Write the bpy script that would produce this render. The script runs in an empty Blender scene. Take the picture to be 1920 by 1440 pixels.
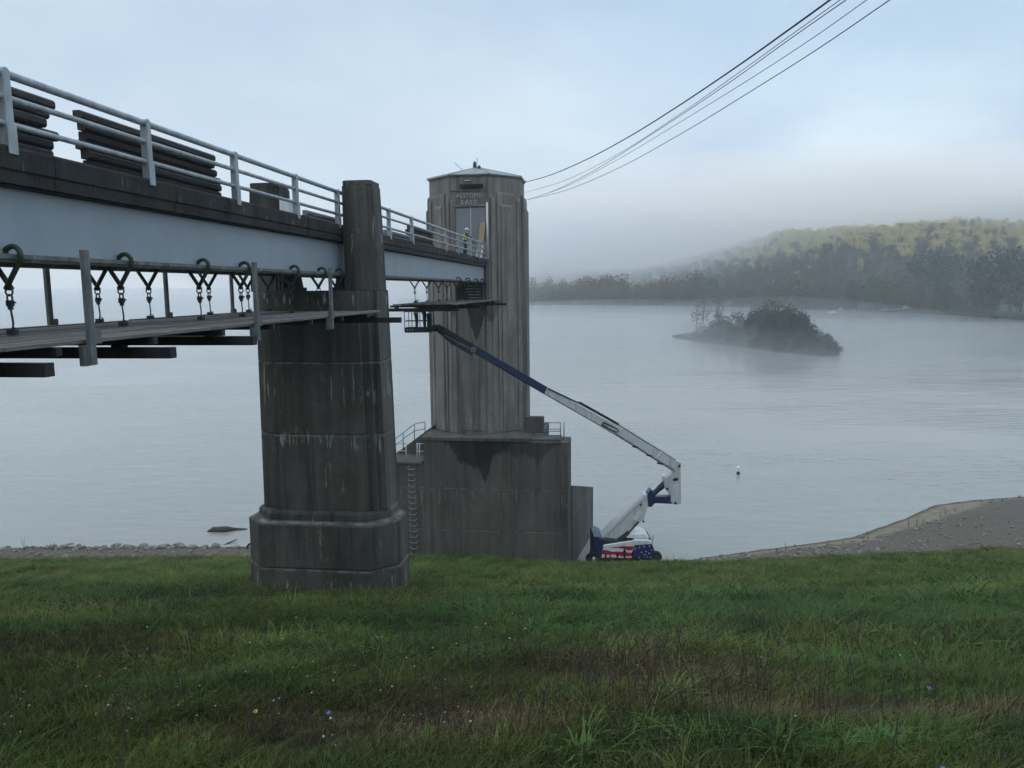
import bpy, math, random
import numpy as np
from math import sin, cos, pi, radians, atan, sqrt, exp
random.seed(7); rng = np.random.default_rng(7)
SC = bpy.context.scene
COL = SC.collection

# ------------------------------------------------------------------ camera
F_PX, ROLL, PITCH, YAW = 1442.0, radians(0.6), radians(7.04), radians(7.135)
cd = bpy.data.cameras.new('camera'); cam = bpy.data.objects.new('camera', cd); COL.objects.link(cam)
cd.sensor_width = 36; cd.lens = 36 * F_PX / 1920; cd.clip_start = .1; cd.clip_end = 20000
from mathutils import Matrix, Vector
cam.matrix_world = Matrix.Rotation(radians(90) - PITCH, 4, 'X') @ Matrix.Rotation(-ROLL, 4, 'Z')
SC.camera = cam

# ------------------------------------------------------------------ sky, sun, exposure
SUN_EL = radians(6.0); SUN_AZ = radians(8.0)
w = bpy.data.worlds.new('World'); SC.world = w; w.use_nodes = True
nt = w.node_tree; N = nt.nodes; Lk = nt.links; N.clear()
def wn(t, **k):
    n = N.new(t)
    for a, b in k.items(): setattr(n, a, b)
    return n
out = wn('ShaderNodeOutputWorld'); bg = wn('ShaderNodeBackground'); bg.inputs[1].default_value = .1
sky = wn('ShaderNodeTexSky', sky_type='NISHITA'); sky.sun_disc = False
sky.sun_elevation = radians(14); sky.sun_rotation = pi + SUN_AZ
tc = wn('ShaderNodeTexCoord'); sep = wn('ShaderNodeSeparateXYZ'); Lk.new(tc.outputs['Generated'], sep.inputs[0])
rp = wn('ShaderNodeValToRGB'); Lk.new(sep.outputs[2], rp.inputs[0])
e = rp.color_ramp.elements
e[0].position = 0.0; e[0].color = (.72, .785, .83, 1)
e[1].position = .95; e[1].color = (1.02, 1.15, 1.24, 1)
x = e.new(.33); x.color = (.40, .505, .605, 1)
mp = wn('ShaderNodeMapping'); mp.inputs['Scale'].default_value = (1.0, 1.0, 2.2); Lk.new(tc.outputs['Generated'], mp.inputs[0])
nz = wn('ShaderNodeTexNoise'); nz.inputs['Scale'].default_value = 3.2; nz.inputs['Detail'].default_value = 5; nz.inputs['Roughness'].default_value = .5
Lk.new(mp.outputs[0], nz.inputs[0])
r2 = wn('ShaderNodeValToRGB'); Lk.new(nz.outputs[0], r2.inputs[0])
e = r2.color_ramp.elements; e[0].position = .30; e[0].color = (.74, .80, .90, 1); e[1].position = .70; e[1].color = (1.10, 1.09, 1.07, 1)
mu = wn('ShaderNodeMixRGB', blend_type='MULTIPLY'); mu.inputs[0].default_value = 1; Lk.new(rp.outputs[0], mu.inputs[1]); Lk.new(r2.outputs[0], mu.inputs[2])
sc = wn('ShaderNodeVectorMath', operation='SCALE'); sc.inputs['Scale'].default_value = 8.6; r3 = wn('ShaderNodeValToRGB'); Lk.new(sep.outputs[0], r3.inputs[0]); e = r3.color_ramp.elements; e[0].position = 0; e[0].color = (1, 1, 1, 1); e[1].position = .6; e[1].color = (.80, .91, 1.0, 1)
mu2 = wn('ShaderNodeMixRGB', blend_type='MULTIPLY'); mu2.inputs[0].default_value = 1; Lk.new(mu.outputs[0], mu2.inputs[1]); Lk.new(r3.outputs[0], mu2.inputs[2])
prev = mu2.outputs[0]
for px_, py_, cs, colr in ((1690, 395, .988, (1.45, 1.38, 1.22)), (1560, 290, .990, (1.22, 1.2, 1.15)), (1250, 60, .985, (1.1, 1.1, 1.08))):    # thin places in the cloud
    a_, b_ = px_ - 960, py_ - 720; d_ = Vector((a_, F_PX*cos(PITCH) - b_*sin(PITCH), -F_PX*sin(PITCH) - b_*cos(PITCH))).normalized()
    dp = wn('ShaderNodeVectorMath', operation='DOT_PRODUCT'); Lk.new(tc.outputs['Generated'], dp.inputs[0]); dp.inputs[1].default_value = d_
    ad = wn('ShaderNodeMath', operation='MULTIPLY_ADD'); Lk.new(nz.outputs[0], ad.inputs[0]); ad.inputs[1].default_value = .02; Lk.new(dp.outputs['Value'], ad.inputs[2])
    rr_ = wn('ShaderNodeMapRange'); rr_.interpolation_type = 'SMOOTHERSTEP'; Lk.new(ad.outputs[0], rr_.inputs[0]); rr_.inputs[1].default_value = cs + .005; rr_.inputs[2].default_value = 1.011
    mm = wn('ShaderNodeMixRGB', blend_type='MULTIPLY'); Lk.new(rr_.outputs[0], mm.inputs[0]); Lk.new(prev, mm.inputs[1]); mm.inputs[2].default_value = (*colr, 1); prev = mm.outputs[0]
Lk.new(prev, sc.inputs[0])
mx = wn('ShaderNodeMixRGB'); mx.inputs[0].default_value = .90; Lk.new(sky.outputs[0], mx.inputs[1]); Lk.new(sc.outputs[0], mx.inputs[2])
Lk.new(mx.outputs[0], bg.inputs[0]); Lk.new(bg.outputs[0], out.inputs[0])

sd = bpy.data.lights.new('sun', 'SUN'); sd.energy = 5.0; sd.angle = radians(.5); sd.color = (1, .84, .6)
sun = bpy.data.objects.new('sun', sd); COL.objects.link(sun)
SUN_DIR = Vector((sin(SUN_AZ) * cos(SUN_EL), cos(SUN_AZ) * cos(SUN_EL), -sin(SUN_EL)))   # way the light travels
sun.rotation_euler = SUN_DIR.to_track_quat('-Z', 'Y').to_euler()
vs = SC.view_settings; vs.view_transform = 'Standard'; vs.look = 'None'; vs.exposure = .68; vs.gamma = 1; vs.use_curve_mapping = False
cy = SC.cycles; cy.max_bounces = 9; cy.diffuse_bounces = 3; cy.glossy_bounces = 3; cy.volume_bounces = 5; cy.transparent_max_bounces = 8
cy.use_denoising = True
try: cy.denoiser = 'OPENIMAGEDENOISE'
except Exception: pass
HAZE = .0005

# ------------------------------------------------------------------ helpers
R_V, D_V = np.array([cos(YAW), -sin(YAW), 0]), np.array([sin(YAW), cos(YAW), 0])
def ray(px, py):
    a, b = px - 960, py - 720; c, s = cos(ROLL), sin(ROLL); a, b = a*c - b*s, a*s + b*c
    return a*np.array([1., 0, 0]) - b*np.array([0, sin(PITCH), cos(PITCH)]) + F_PX*np.array([0, cos(PITCH), -sin(PITCH)])
def Bp(px, py, v=None, u=None, w=None):
    q = ray(px, py); c = np.array([q @ R_V, q @ D_V, q[2]])
    return c * (v/c[0] if v is not None else u/c[1] if u is not None else w/c[2])
def Wp(px, py, Y=None, z=None):
    q = ray(px, py); return q * (Y/q[1] if Y is not None else z/q[2])

class MB:
    def __init__(s): s.v = []; s.f = []; s.m = []
    def add(s, vs, fs, mi=0):
        k = len(s.v); s.v += [tuple(map(float, p)) for p in vs]; s.f += [tuple(i + k for i in f) for f in fs]; s.m += [mi]*len(fs); return s
    def box(s, a, b, mi=0):
        (x0, y0, z0), (x1, y1, z1) = np.minimum(a, b), np.maximum(a, b)
        return s.add([(x0,y0,z0),(x1,y0,z0),(x1,y1,z0),(x0,y1,z0),(x0,y0,z1),(x1,y0,z1),(x1,y1,z1),(x0,y1,z1)],
                     [(0,3,2,1),(4,5,6,7),(0,1,5,4),(1,2,6,5),(2,3,7,6),(3,0,4,7)], mi)
    def loft(s, rings, cap=True, mi=0):
        n = len(rings[0]); vs = [p for r in rings for p in r]; fs = []
        for k in range(len(rings)-1):
            for i in range(n):
                j = (i+1) % n; fs.append((k*n+i, k*n+j, (k+1)*n+j, (k+1)*n+i))
        if cap: fs += [tuple(range(n))[::-1], tuple(range((len(rings)-1)*n, len(rings)*n))]
        return s.add(vs, fs, mi)
    def prism(s, poly, z0, z1, mi=0, sx=1.0, c=(0,0)):
        return s.loft([[(p[0],p[1],z0) for p in poly], [(c[0]+(p[0]-c[0])*sx, c[1]+(p[1]-c[1])*sx, z1) for p in poly]], True, mi)
    def side(s, poly, y0, y1, mi=0):     # polygon in x-z, extruded along y
        return s.loft([[(p[0],y0,p[1]) for p in poly], [(p[0],y1,p[1]) for p in poly]], True, mi)
    def tube(s, pts, r, n=8, mi=0, closed=False):
        pts = [np.array(p, float) for p in pts]; rs = r if hasattr(r, '__len__') else [r]*len(pts); rings = []
        ref = None
        for i, p in enumerate(pts):
            t = pts[min(i+1, len(pts)-1)] - pts[max(i-1, 0)]; t = t / (np.linalg.norm(t) + 1e-9)
            if ref is None:
                ref = np.cross(t, (0, 0, 1.0)) if abs(t[2]) < .95 else np.cross(t, (0, 1.0, 0))
            a = ref - t*(ref @ t); a = a/np.linalg.norm(a); ref = a; b = np.cross(t, a)
            rings.append([p + rs[i]*(cos(2*pi*k/n)*a + sin(2*pi*k/n)*b) for k in range(n)])
        return s.loft(rings, True, mi)
    def beam(s, a, b, w, h, up=(0,0,1), mi=0, w2=None, h2=None):   # rectangular bar from a to b
        a, b = np.array(a, float), np.array(b, float); t = (b-a)/np.linalg.norm(b-a)
        sx = np.cross(t, up); sx = sx/np.linalg.norm(sx); sz = np.cross(sx, t); w2 = w2 or w; h2 = h2 or h
        rr = lambda p, w, h: [p+sx*w/2*i+sz*h/2*j for i, j in ((-1,-1),(1,-1),(1,1),(-1,1))]
        return s.loft([rr(a, w, h), rr(b, w2, h2)], True, mi)
    def ico(s, c, r, mi=0, seed=0, jit=.0, n=6, m=4):
        q = np.random.default_rng(seed); vs = [(0,0,-1)]; fs = []
        for i in range(1, m):
            th = pi*i/m
            for j in range(n): vs.append((sin(th)*cos(2*pi*j/n), sin(th)*sin(2*pi*j/n), -cos(th)))
        vs.append((0,0,1)); L = len(vs)-1
        for j in range(n):
            k = (j+1) % n; fs.append((0, 1+k, 1+j)); fs.append((L, L-n+j, L-n+k))
            for i in range(m-2): fs.append((1+i*n+j, 1+i*n+k, 1+(i+1)*n+k, 1+(i+1)*n+j))
        r = np.array(r if hasattr(r, '__len__') else (r, r, r)); vs = np.array(vs)*(1+jit*(q.random((len(vs), 1))-.5)*2)*r + np.array(c)
        return s.add(vs, fs, mi)

ORG = {}
def W3(frame, p):
    if frame == 'B': return p[0]*R_V + p[1]*D_V + np.array([0, 0, p[2]])
    return np.array(p, float)
def finish(mb, name, mats, origin=(0,0,0), smooth=False, bevel=0):
    me = bpy.data.meshes.new(name)
    o = np.array(origin, float)
    me.from_pydata([tuple(np.array(p) - o) for p in mb.v], [], mb.f)
    for m in (mats if isinstance(mats, (list, tuple)) else [mats]): me.materials.append(m)
    me.polygons.foreach_set('material_index', mb.m)
    if smooth: me.polygons.foreach_set('use_smooth', [True]*len(me.polygons))
    me.update(); ob = bpy.data.objects.new(name, me); COL.objects.link(ob)
    if bevel:
        b = ob.modifiers.new('edge', 'BEVEL'); b.width = bevel; b.segments = 2; b.limit_method = 'ANGLE'
    return ob
def tag(o, label=None, cat=None, group=None, kind=None):
    if label: o['label'] = label
    if cat: o['category'] = cat
    if group: o['group'] = group
    if kind or cat: o['kind'] = kind or 'thing'
    return o
def thing(name, label, cat, origin, frame='B', group=None):
    o = bpy.data.objects.new(name, None); COL.objects.link(o); o.empty_display_size = .3
    o.location = W3(frame, origin); o.rotation_euler = (0, 0, -YAW if frame == 'B' else 0)
    ORG[o] = tuple(origin); return tag(o, label, cat, group)
def part(mb, name, mats, parent, smooth=False, bevel=0, label=None):
    root = parent
    while root.parent: root = root.parent
    o = finish(mb, name, mats, ORG[root], smooth, bevel); o.parent = parent
    if label: o['label'] = label
    return o
def solo(mb, name, mats, label, cat, origin, frame='B', group=None, smooth=False, bevel=0, kind=None):
    o = finish(mb, name, mats, origin, smooth, bevel); o.location = W3(frame, origin); o.rotation_euler = (0, 0, -YAW if frame == 'B' else 0)
    ORG[o] = tuple(origin); return tag(o, label, cat, group, kind)
def children(o): return [c for c in bpy.data.objects if c.parent == o]
def copy_tree(o, kids, parent=None):
    c = o.copy(); COL.objects.link(c)
    if parent: c.parent = parent
    for k in kids.get(o, []): copy_tree(k, kids, c)
    return c
def kid_map():
    m = {}
    for o in bpy.data.objects:
        if o.parent: m.setdefault(o.parent, []).append(o)
    return m
def ORD(i): return ['first','second','third','fourth','fifth','sixth','seventh','eighth','ninth','tenth','eleventh','twelfth'][i]

# ------------------------------------------------------------------ materials
class G:
    def __init__(s, name):
        s.m = bpy.data.materials.new(name); s.m.use_nodes = True; s.t = s.m.node_tree; s.n = s.t.nodes
        s.b = s.n['Principled BSDF']; s.o = s.n['Material Output']
    def new(s, t, ins={}, **k):
        n = s.n.new(t)
        for a, b in k.items(): setattr(n, a, b)
        for a, b in ins.items(): s.set(n.inputs[a], b)
        return n
    def set(s, sock, val):
        if hasattr(val, 'is_output'): s.t.links.new(val, sock)
        else: sock.default_value = val
    def pos(s, scale):
        if not hasattr(s, 'gp'): s.gp = s.new('ShaderNodeNewGeometry').outputs['Position']
        if scale is None: return s.gp
        return s.new('ShaderNodeVectorMath', {0: s.gp, 1: scale}, operation='MULTIPLY').outputs[0]
    def noise(s, scale, det=4, rough=.55, vec=None, k=1.0):
        n = s.new('ShaderNodeTexNoise', {'Vector': vec if vec is not None else s.pos(scale), 'Scale': k, 'Detail': det, 'Roughness': rough}); return n.outputs[0]
    def ramp(s, fac, stops):
        n = s.new('ShaderNodeValToRGB', {0: fac}); e = n.color_ramp.elements
        while len(e) < len(stops): e.new(.5)
        for el, (p, c) in zip(e, stops):
            el.position = p; el.color = (*(c if hasattr(c, '__len__') else (c, c, c)), 1)
        return n.outputs[0]
    def mix(s, f, a, b, bt='MIX'):
        tup = lambda c: (*c, 1) if isinstance(c, (tuple, list)) and len(c) == 3 else c
        return s.new('ShaderNodeMixRGB', {0: f, 1: tup(a), 2: tup(b)}, blend_type=bt).outputs[0]
    def math(s, op, a, b=0.0, clamp=False):
        return s.new('ShaderNodeMath', {0: a, 1: b}, operation=op, use_clamp=clamp).outputs[0]
    def bump(s, h, strength=.3, dist=.05):
        s.set(s.b.inputs['Normal'], s.new('ShaderNodeBump', {'Height': h, 'Strength': strength, 'Distance': dist}).outputs[0])
    def fin(s, col, rough=.6, metal=0.0, spec=None):
        s.set(s.b.inputs['Base Color'], (*col, 1) if isinstance(col, tuple) else col)
        s.set(s.b.inputs['Roughness'], rough); s.b.inputs['Metallic'].default_value = metal
        if spec is not None: s.b.inputs['Specular IOR Level'].default_value = spec
        return s.m

def plain(name, col, rough=.6, metal=0.0, var=.25, k=6.0, dirt=None, bump=0):
    g = G(name); n = g.noise((k, k, k*.5), 5)
    lo = tuple(c*(1-var) for c in col); hi = tuple(min(1, c*(1+var)) for c in col)
    c = g.ramp(n, [(.3, lo), (.7, hi)])
    if dirt:
        d = g.ramp(g.noise((k*1.7, k*1.7, k*.25), 6, .6), [(.5, 0), (.68, 1)]); c = g.mix(g.math('MULTIPLY', d, .7), c, dirt)
    if bump: g.bump(g.noise((k*8,)*3, 4), .4, bump)
    return g.fin(c, rough, metal)

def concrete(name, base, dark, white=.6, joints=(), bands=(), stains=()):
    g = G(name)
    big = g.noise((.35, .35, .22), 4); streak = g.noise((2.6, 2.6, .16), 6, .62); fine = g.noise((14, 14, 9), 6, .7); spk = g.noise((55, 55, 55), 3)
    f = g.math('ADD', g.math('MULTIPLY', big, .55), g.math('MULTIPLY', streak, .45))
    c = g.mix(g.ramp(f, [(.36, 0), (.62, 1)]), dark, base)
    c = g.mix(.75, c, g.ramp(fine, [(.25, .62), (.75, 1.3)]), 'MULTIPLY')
    c = g.mix(.5, c, g.ramp(spk, [(.3, .75), (.7, 1.2)]), 'MULTIPLY')
    # brown and green tints
    c = g.mix(g.math('MULTIPLY', g.ramp(g.noise((.9, .9, .5), 5), [(.48, 0), (.7, 1)]), .35), c, (.085, .07, .045))
    # black runs of water
    blk = g.ramp(g.noise((1.7, 1.7, .07), 5, .6), [(.54, 0), (.66, 1)]); c = g.mix(g.math('MULTIPLY', blk, .6), c, tuple(d*.4 for d in dark))
    # white lime runs, thickest under the joints
    z = g.new('ShaderNodeSeparateXYZ', {0: g.pos(None)}).outputs[2]
    run = g.math('MAXIMUM', g.ramp(g.noise((6.5, 6.5, .55), 5, .65), [(.585, 0), (.64, 1)]), g.ramp(g.noise((2.6, 2.6, 1.1), 6, .7), [(.60, 0), (.68, .9)]))
    zone = g.ramp(g.noise((.9, .9, .5), 3), [(.62, 0), (.70, .8)])
    for j, d in bands:
        zz = g.math('ADD', z, g.math('MULTIPLY', g.math('SUBTRACT', g.noise((1.6, 1.6, .2), 3), .5), 1.1))
        b = g.math('SUBTRACT', 1.0, g.math('DIVIDE', g.math('ABSOLUTE', g.math('SUBTRACT', zz, j)), d), True)
        zone = g.math('MAXIMUM', zone, g.math('MULTIPLY', b, 1.6, True))
    c = g.mix(g.math('MULTIPLY', g.math('MULTIPLY', run, zone, True), white), c, (.42, .40, .37))
    for j in joints:
        b = g.math('SUBTRACT', 1.0, g.math('DIVIDE', g.math('ABSOLUTE', g.math('SUBTRACT', z, j)), .05), True)
        c = g.mix(g.math('MULTIPLY', b, g.ramp(g.noise((2.2, 2.2, .5), 4), [(.42, 0), (.6, .8)])), c, (.30, .285, .26))
    xw = g.new('ShaderNodeSeparateXYZ', {0: g.pos(None)}).outputs[0]
    for x0, zt, hw, ln, st in stains:
        d = g.math('POWER', g.math('DIVIDE', g.math('ABSOLUTE', g.math('SUBTRACT', xw, x0)), hw), 1.6)
        L = g.math('ADD', g.math('MULTIPLY', g.math('SUBTRACT', 1.0, d), ln), g.math('MULTIPLY', g.math('SUBTRACT', g.noise((1.5, 1.5, .5), 5, .65), .5), 2.6))
        m_ = g.math('MULTIPLY', g.math('DIVIDE', g.math('ADD', g.math('SUBTRACT', z, zt), L), .35, True), g.math('LESS_THAN', z, zt))
        c = g.mix(g.math('MULTIPLY', m_, st), c, (.02, .021, .023))
    g.bump(g.math('ADD', g.math('MULTIPLY', fine, 1.0), g.math('MULTIPLY', spk, .35)), .5, .03)
    return g.fin(c, .88, spec=.25)

def SX(px, py, u): return float(W3('B', Bp(px, py, u=u))[0])
M = {}
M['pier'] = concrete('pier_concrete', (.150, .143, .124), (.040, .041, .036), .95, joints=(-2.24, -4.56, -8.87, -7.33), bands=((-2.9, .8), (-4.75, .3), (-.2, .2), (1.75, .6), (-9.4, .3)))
M['tower'] = concrete('tower_concrete', (.34, .312, .275), (.185, .173, .157), .5, bands=((-9.2, .5), (-3.4, .5), (7.2, .5)), stains=((SX(893, 600, 52.4), -.75, .75, 2.9, .75), (SX(850, 600, 52.4), -.75, .9, 1.2, .6), (SX(920, 600, 52.4), -.75, .9, 1.4, .55)))
M['tbase'] = concrete('tower_base_concrete', (.165, .152, .13), (.08, .076, .068), .35, joints=(-13.63, -16.63), bands=((-14.2, .8),), stains=((SX(895, 840, 51), -10.32, 2.6, 1.9, .85), (SX(908, 840, 51), -10.32, .8, 3.0, .8), (SX(990, 840, 51), -10.32, 2.8, 1.4, .55)))
M['deck'] = concrete('deck_concrete', (.06, .056, .053), (.023, .022, .023), .25, bands=((1.85, .1),))
M['girder'] = plain('girder_paint', (.32, .355, .385), .5, 0, .07, 1.2, dirt=(.29, .325, .355))
M['flange'] = plain('flange_steel', (.16, .165, .15), .7, 0, .5, 5, dirt=(.06, .075, .035))
M['rail'] = plain('rail_aluminium', (.40, .425, .44), .5, .15, .22, 5, dirt=(.25, .26, .27))
M['hook'] = plain('hook_green_paint', (.03, .058, .028), .6, 0, .4, 14, dirt=(.03, .025, .018))
M['steel'] = plain('dark_steel', (.045, .05, .052), .55, .3, .3, 10)
M['galv'] = plain('galvanised_pipe', (.30, .32, .33), .5, .4, .2, 8)
M['beam'] = plain('dark_timber_beam', (.026, .024, .025), .8, 0, .35, 6)
M['post'] = plain('weathered_post', (.16, .165, .16), .8, 0, .3, 9, dirt=(.08, .09, .07))
def wood(name, a, b, k=1.0):
    g = G(name); oi = g.new('ShaderNodeObjectInfo').outputs['Random']
    p = g.new('ShaderNodeTexCoord').outputs['Object']; p = g.new('ShaderNodeVectorMath', {0: p, 1: (22*k, 1.4*k, 22*k)}, operation='MULTIPLY').outputs[0]
    n = g.new('ShaderNodeTexNoise', {'Vector': p, 'Scale': 1, 'Detail': 6, 'Roughness': .6}).outputs[0]
    c = g.ramp(n, [(.3, a), (.7, b)]); c = g.mix(1, c, g.ramp(oi, [(0, .6), (1, 1.35)]), 'MULTIPLY')
    g.bump(n, .5, .01); return g.fin(c, .85)
M['plank'] = wood('grey_scaffold_plank', (.085, .078, .068), (.20, .185, .165))
M['mat'] = wood('dark_timber', (.022, .019, .019), (.085, .07, .062))
M['gmat'] = wood('grey_timber', (.12, .125, .13), (.24, .25, .255))
M['pine'] = wood('pale_pine', (.42, .31, .17), (.62, .48, .29), .6)
M['roof'] = plain('roof_metal', (.27, .285, .285), .45, .3, .12, 2, dirt=(.25, .28, .28))
M['door'] = plain('grey_door_paint', (.24, .255, .27), .5, 0, .08, 2)
M['white'] = plain('white_paint', (.78, .79, .78), .4, 0, .04, 3, dirt=(.55, .55, .52))
M['grey'] = plain('light_grey_paint', (.62, .635, .63), .42, 0, .06, 2, dirt=(.36, .36, .34))
M['navy'] = plain('navy_paint', (.022, .035, .09), .4, 0, .15, 4)
M['black'] = plain('black_rubber', (.014, .014, .015), .8, 0, .3, 8)
M['dgreen'] = plain('dark_machine_paint', (.018, .026, .03), .5, 0, .2, 4)
M['red'] = plain('flag_red', (.42, .02, .045), .45, 0, .1, 5)
M['blue'] = plain('flag_blue', (.028, .03, .12), .45, 0, .12, 5)
M['hivis'] = plain('hi_vis_cloth', (.55, .62, .06), .8, 0, .15, 12)
M['denim'] = plain('dark_work_cloth', (.035, .04, .055), .9, 0, .25, 14)
M['skin'] = plain('skin', (.42, .27, .2), .6, 0, .06, 20)
M['hair'] = plain('dark_hair', (.03, .02, .015), .7, 0, .2, 30)
M['hat'] = plain('white_helmet', (.68, .69, .68), .35, 0, .04, 10)
M['letter'] = plain('pale_lettering', (.46, .47, .47), .8, 0, .3, 12)
M['dark'] = plain('dark_opening', (.02, .021, .023), .9, 0, .2, 3)
M['cable'] = plain('cable_sheath', (.012, .014, .018), .6, 0, .2, 3)
M['stone'] = plain('shore_stone', (.20, .178, .15), .9, 0, .35, 3, bump=.02)
M['log'] = plain('wet_driftwood', (.045, .04, .036), .8, 0, .3, 4)

# ------------------------------------------------------------------ ground, lake, hills
def ip(x, xs, ys): return np.interp(x, xs, ys)
_h = [(random.uniform(0, 6.28), random.uniform(0, 6.28), random.uniform(-1, 1), random.uniform(-1, 1)) for _ in range(14)]
def wob(x, y, s):      # smooth pseudo-noise, -1..1
    r = 0
    for k, (a, b, c, d) in enumerate(_h):
        f = s*(.5 + .35*k); r = r + np.sin(x*f*c + a + 1.3*np.sin(y*f*.37 + b))*np.sin(y*f*d + b)/(1 + .35*k)
    return r/3.2
def Yw(X): return ip(X, [-120, -60, -33, -14, 1, 4, 10, 13.5, 20, 27.7, 35, 39.6, 44, 48.8, 70, 140], [66, 62, 60.6, 60.0, 57, 55.4, 55.4, 56.2, 58.4, 60.9, 66.3, 70.2, 71.6, 72.4, 77, 84])
def Yb(X): return ip(X, [-120, -33, -5, 4, 10, 15, 22, 30, 40, 70, 140], [60.5, 57.2, 54.5, 52.8, 52.8, 51.6, 49.6, 47.3, 44.2, 41, 38])
def plane(Y, X=0): return -1.7 - .336*Y + np.clip((Y-22)/28, 0, 1.1)*(.55*np.clip((3-X)/6, 0, 1) + .85*np.clip((X-14)/16, 0, 1.2))
def ground_z(X, Y):
    X = np.asarray(X, float); Y = np.asarray(Y, float); yb, yw = Yb(X), Yw(X)
    z = plane(Y, X)
    t = (Y - yb)/(yw - yb)
    zb = plane(yb, X); zb2 = zb + (-20.5 - zb)*np.where(t < 1, t, 1 + (t-1)*1.0)
    zb2 = np.where(t > 1, -20.5 - (Y - yw)*.22, zb2)
    z = np.where(Y > yb, zb2, z)
    z = np.where(Y < -11, 1.996 + 0*Y, z); z = np.where(Y < -20, 1.996 + (Y + 20)*.45, z)
    grass = np.clip((yb - Y)/4, 0, 1)
    z = z + grass*.14*wob(X, Y, .9) + grass*.16*wob(X+40, Y+9, .33) + grass*.05*wob(X-11, Y+3, 2.6)
    z = z + (1-grass)*.05*wob(X, Y, 1.4)
    return np.maximum(z, -22.2)
def grid_obj(name, xs, ys, fz, mat, kind='structure'):
    X, Y = np.meshgrid(xs, ys); Z = fz(X, Y); nx, ny = len(xs), len(ys)
    v = np.stack([X, Y, Z], -1).reshape(-1, 3)
    i = np.arange(nx*ny).reshape(ny, nx); f = np.stack([i[:-1, :-1], i[:-1, 1:], i[1:, 1:], i[1:, :-1]], -1).reshape(-1, 4)
    me = bpy.data.meshes.new(name); me.from_pydata(v.tolist(), [], f.tolist()); me.materials.append(mat)
    me.polygons.foreach_set('use_smooth', [True]*len(me.polygons)); me.update()
    o = bpy.data.objects.new(name, me); COL.objects.link(o); o['kind'] = kind; return o

# colour patches of the sward, measured on the ground (centre x, y, radii, amount towards brown)
PATCH = []
def patch(px, py, rx, ry, amt):
    q = ray(px, py); k = -1.7/(q[2] + .336*q[1]); p = q*k; PATCH.append((p[0], p[1], rx, ry, amt))
patch(600, 1390, 1.6, .9, .75); patch(760, 1370, 1.5, .9, .8); patch(980, 1400, .9, .6, .7); patch(150, 1230, 3.2, 1.6, .65)
patch(1250, 1290, 1.9, .7, .95); patch(1420, 1345, 2.2, .55, 1.0); patch(1150, 1265, 1.6, .7, .7); patch(1700, 1345, 1.6, .5, .8)
patch(620, 1140, 3.0, 1.2, .55); patch(250, 1165, 4, 1.5, .35); patch(60, 1370, 1.0, .8, .5); patch(620, 1118, 2.6, .8, .8); patch(1050, 1250, 2, .8, .5)
patch(1500, 1210, 5, 1.2, .3)
GREEN = []
for px, py, rx, ry in ((1180, 1170, 9, 4), (1650, 1150, 10, 4), (850, 1230, 2.5, 1.2), (1500, 1420, 2.2, .5), (1180, 1400, 1.2, .5), (350, 1130, 6, 3)):
    q = ray(px, py); k = -1.7/(q[2] + .336*q[1]); p = q*k; GREEN.append((p[0], p[1], rx, ry))
def tone_at(X, Y):
    t = .27 + .24*wob(X*1.0, Y*1.0, 1.1) + .18*wob(X+9, Y-30, 3.1)
    for (a, b, rx, ry, amt) in PATCH: t = t + amt*.52*np.exp(-((X-a)/rx)**2 - ((Y-b)/ry)**2)
    for (a, b, rx, ry) in GREEN: t = t - .2*np.exp(-((X-a)/rx)**2 - ((Y-b)/ry)**2)
    t = t + .75*np.clip((Y - (Yb(X) - 5.0))/5.0, 0, 1)**1.5
    return np.clip(t, 0, 1)

g = G('embankment_soil')
n = g.noise((1.2, 1.2, 1.2), 6); n2 = g.noise((9, 9, 9), 5, .65); n3 = g.noise((40, 40, 40), 4, .7)
at = g.new('ShaderNodeAttribute', attribute_name='shore').outputs['Fac']
soil = g.ramp(n, [(.3, (.014, .016, .008)), (.7, (.034, .028, .016))])
soil = g.mix(g.ramp(n2, [(.35, 0), (.7, 1)]), soil, (.022, .032, .012))
grav = g.mix(g.ramp(n2, [(.38, 0), (.62, 1)]), (.082, .068, .052), (.165, .14, .11))
grav = g.mix(g.ramp(n3, [(.55, 0), (.72, 1)]), grav, (.30, .275, .24))
sand = g.mix(g.ramp(n, [(.4, 0), (.6, 1)]), (.20, .165, .12), (.27, .225, .165))
at2 = g.new('ShaderNodeAttribute', attribute_name='sand').outputs['Fac']
grav = g.mix(at2, grav, sand)
c = g.mix(at, soil, grav); g.bump(g.math('ADD', n2, g.math('MULTIPLY', n3, .4)), .7, .08)
c = g.mix(g.new('ShaderNodeAttribute', attribute_name='wet').outputs['Fac'], c, (.5, .48, .46), 'MULTIPLY'); M['soil'] = g.fin(c, .95, spec=.2)
xs = np.concatenate([np.arange(-130, -50, 4), np.arange(-50, 60, .5), np.arange(60, 141, 4)]); ys = np.concatenate([np.arange(-70, -12, 3.), np.arange(-12, 80, .4), np.arange(80, 110, 3)])
emb = grid_obj('embankment', xs, ys, ground_z, M['soil'])
co = np.array([v.co for v in emb.data.vertices]); X, Y = co[:, 0], co[:, 1]
sh = np.clip((Y - Yb(X) + .6*wob(X, Y, 1.5) + .3)/1.2, 0, 1)
vv_, uu_ = X*R_V[0] + Y*R_V[1], X*D_V[0] + Y*D_V[1]
sh = np.maximum(sh, np.clip(1.4 - np.maximum(np.maximum(-11.8-vv_, vv_+6.6), np.maximum(22.6-uu_, uu_-25.3))/.45, 0, .9))
a = emb.data.attributes.new('shore', 'FLOAT', 'POINT'); a.data.foreach_set('value', sh.astype(np.float32))
wd = Yw(X) - Y
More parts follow.
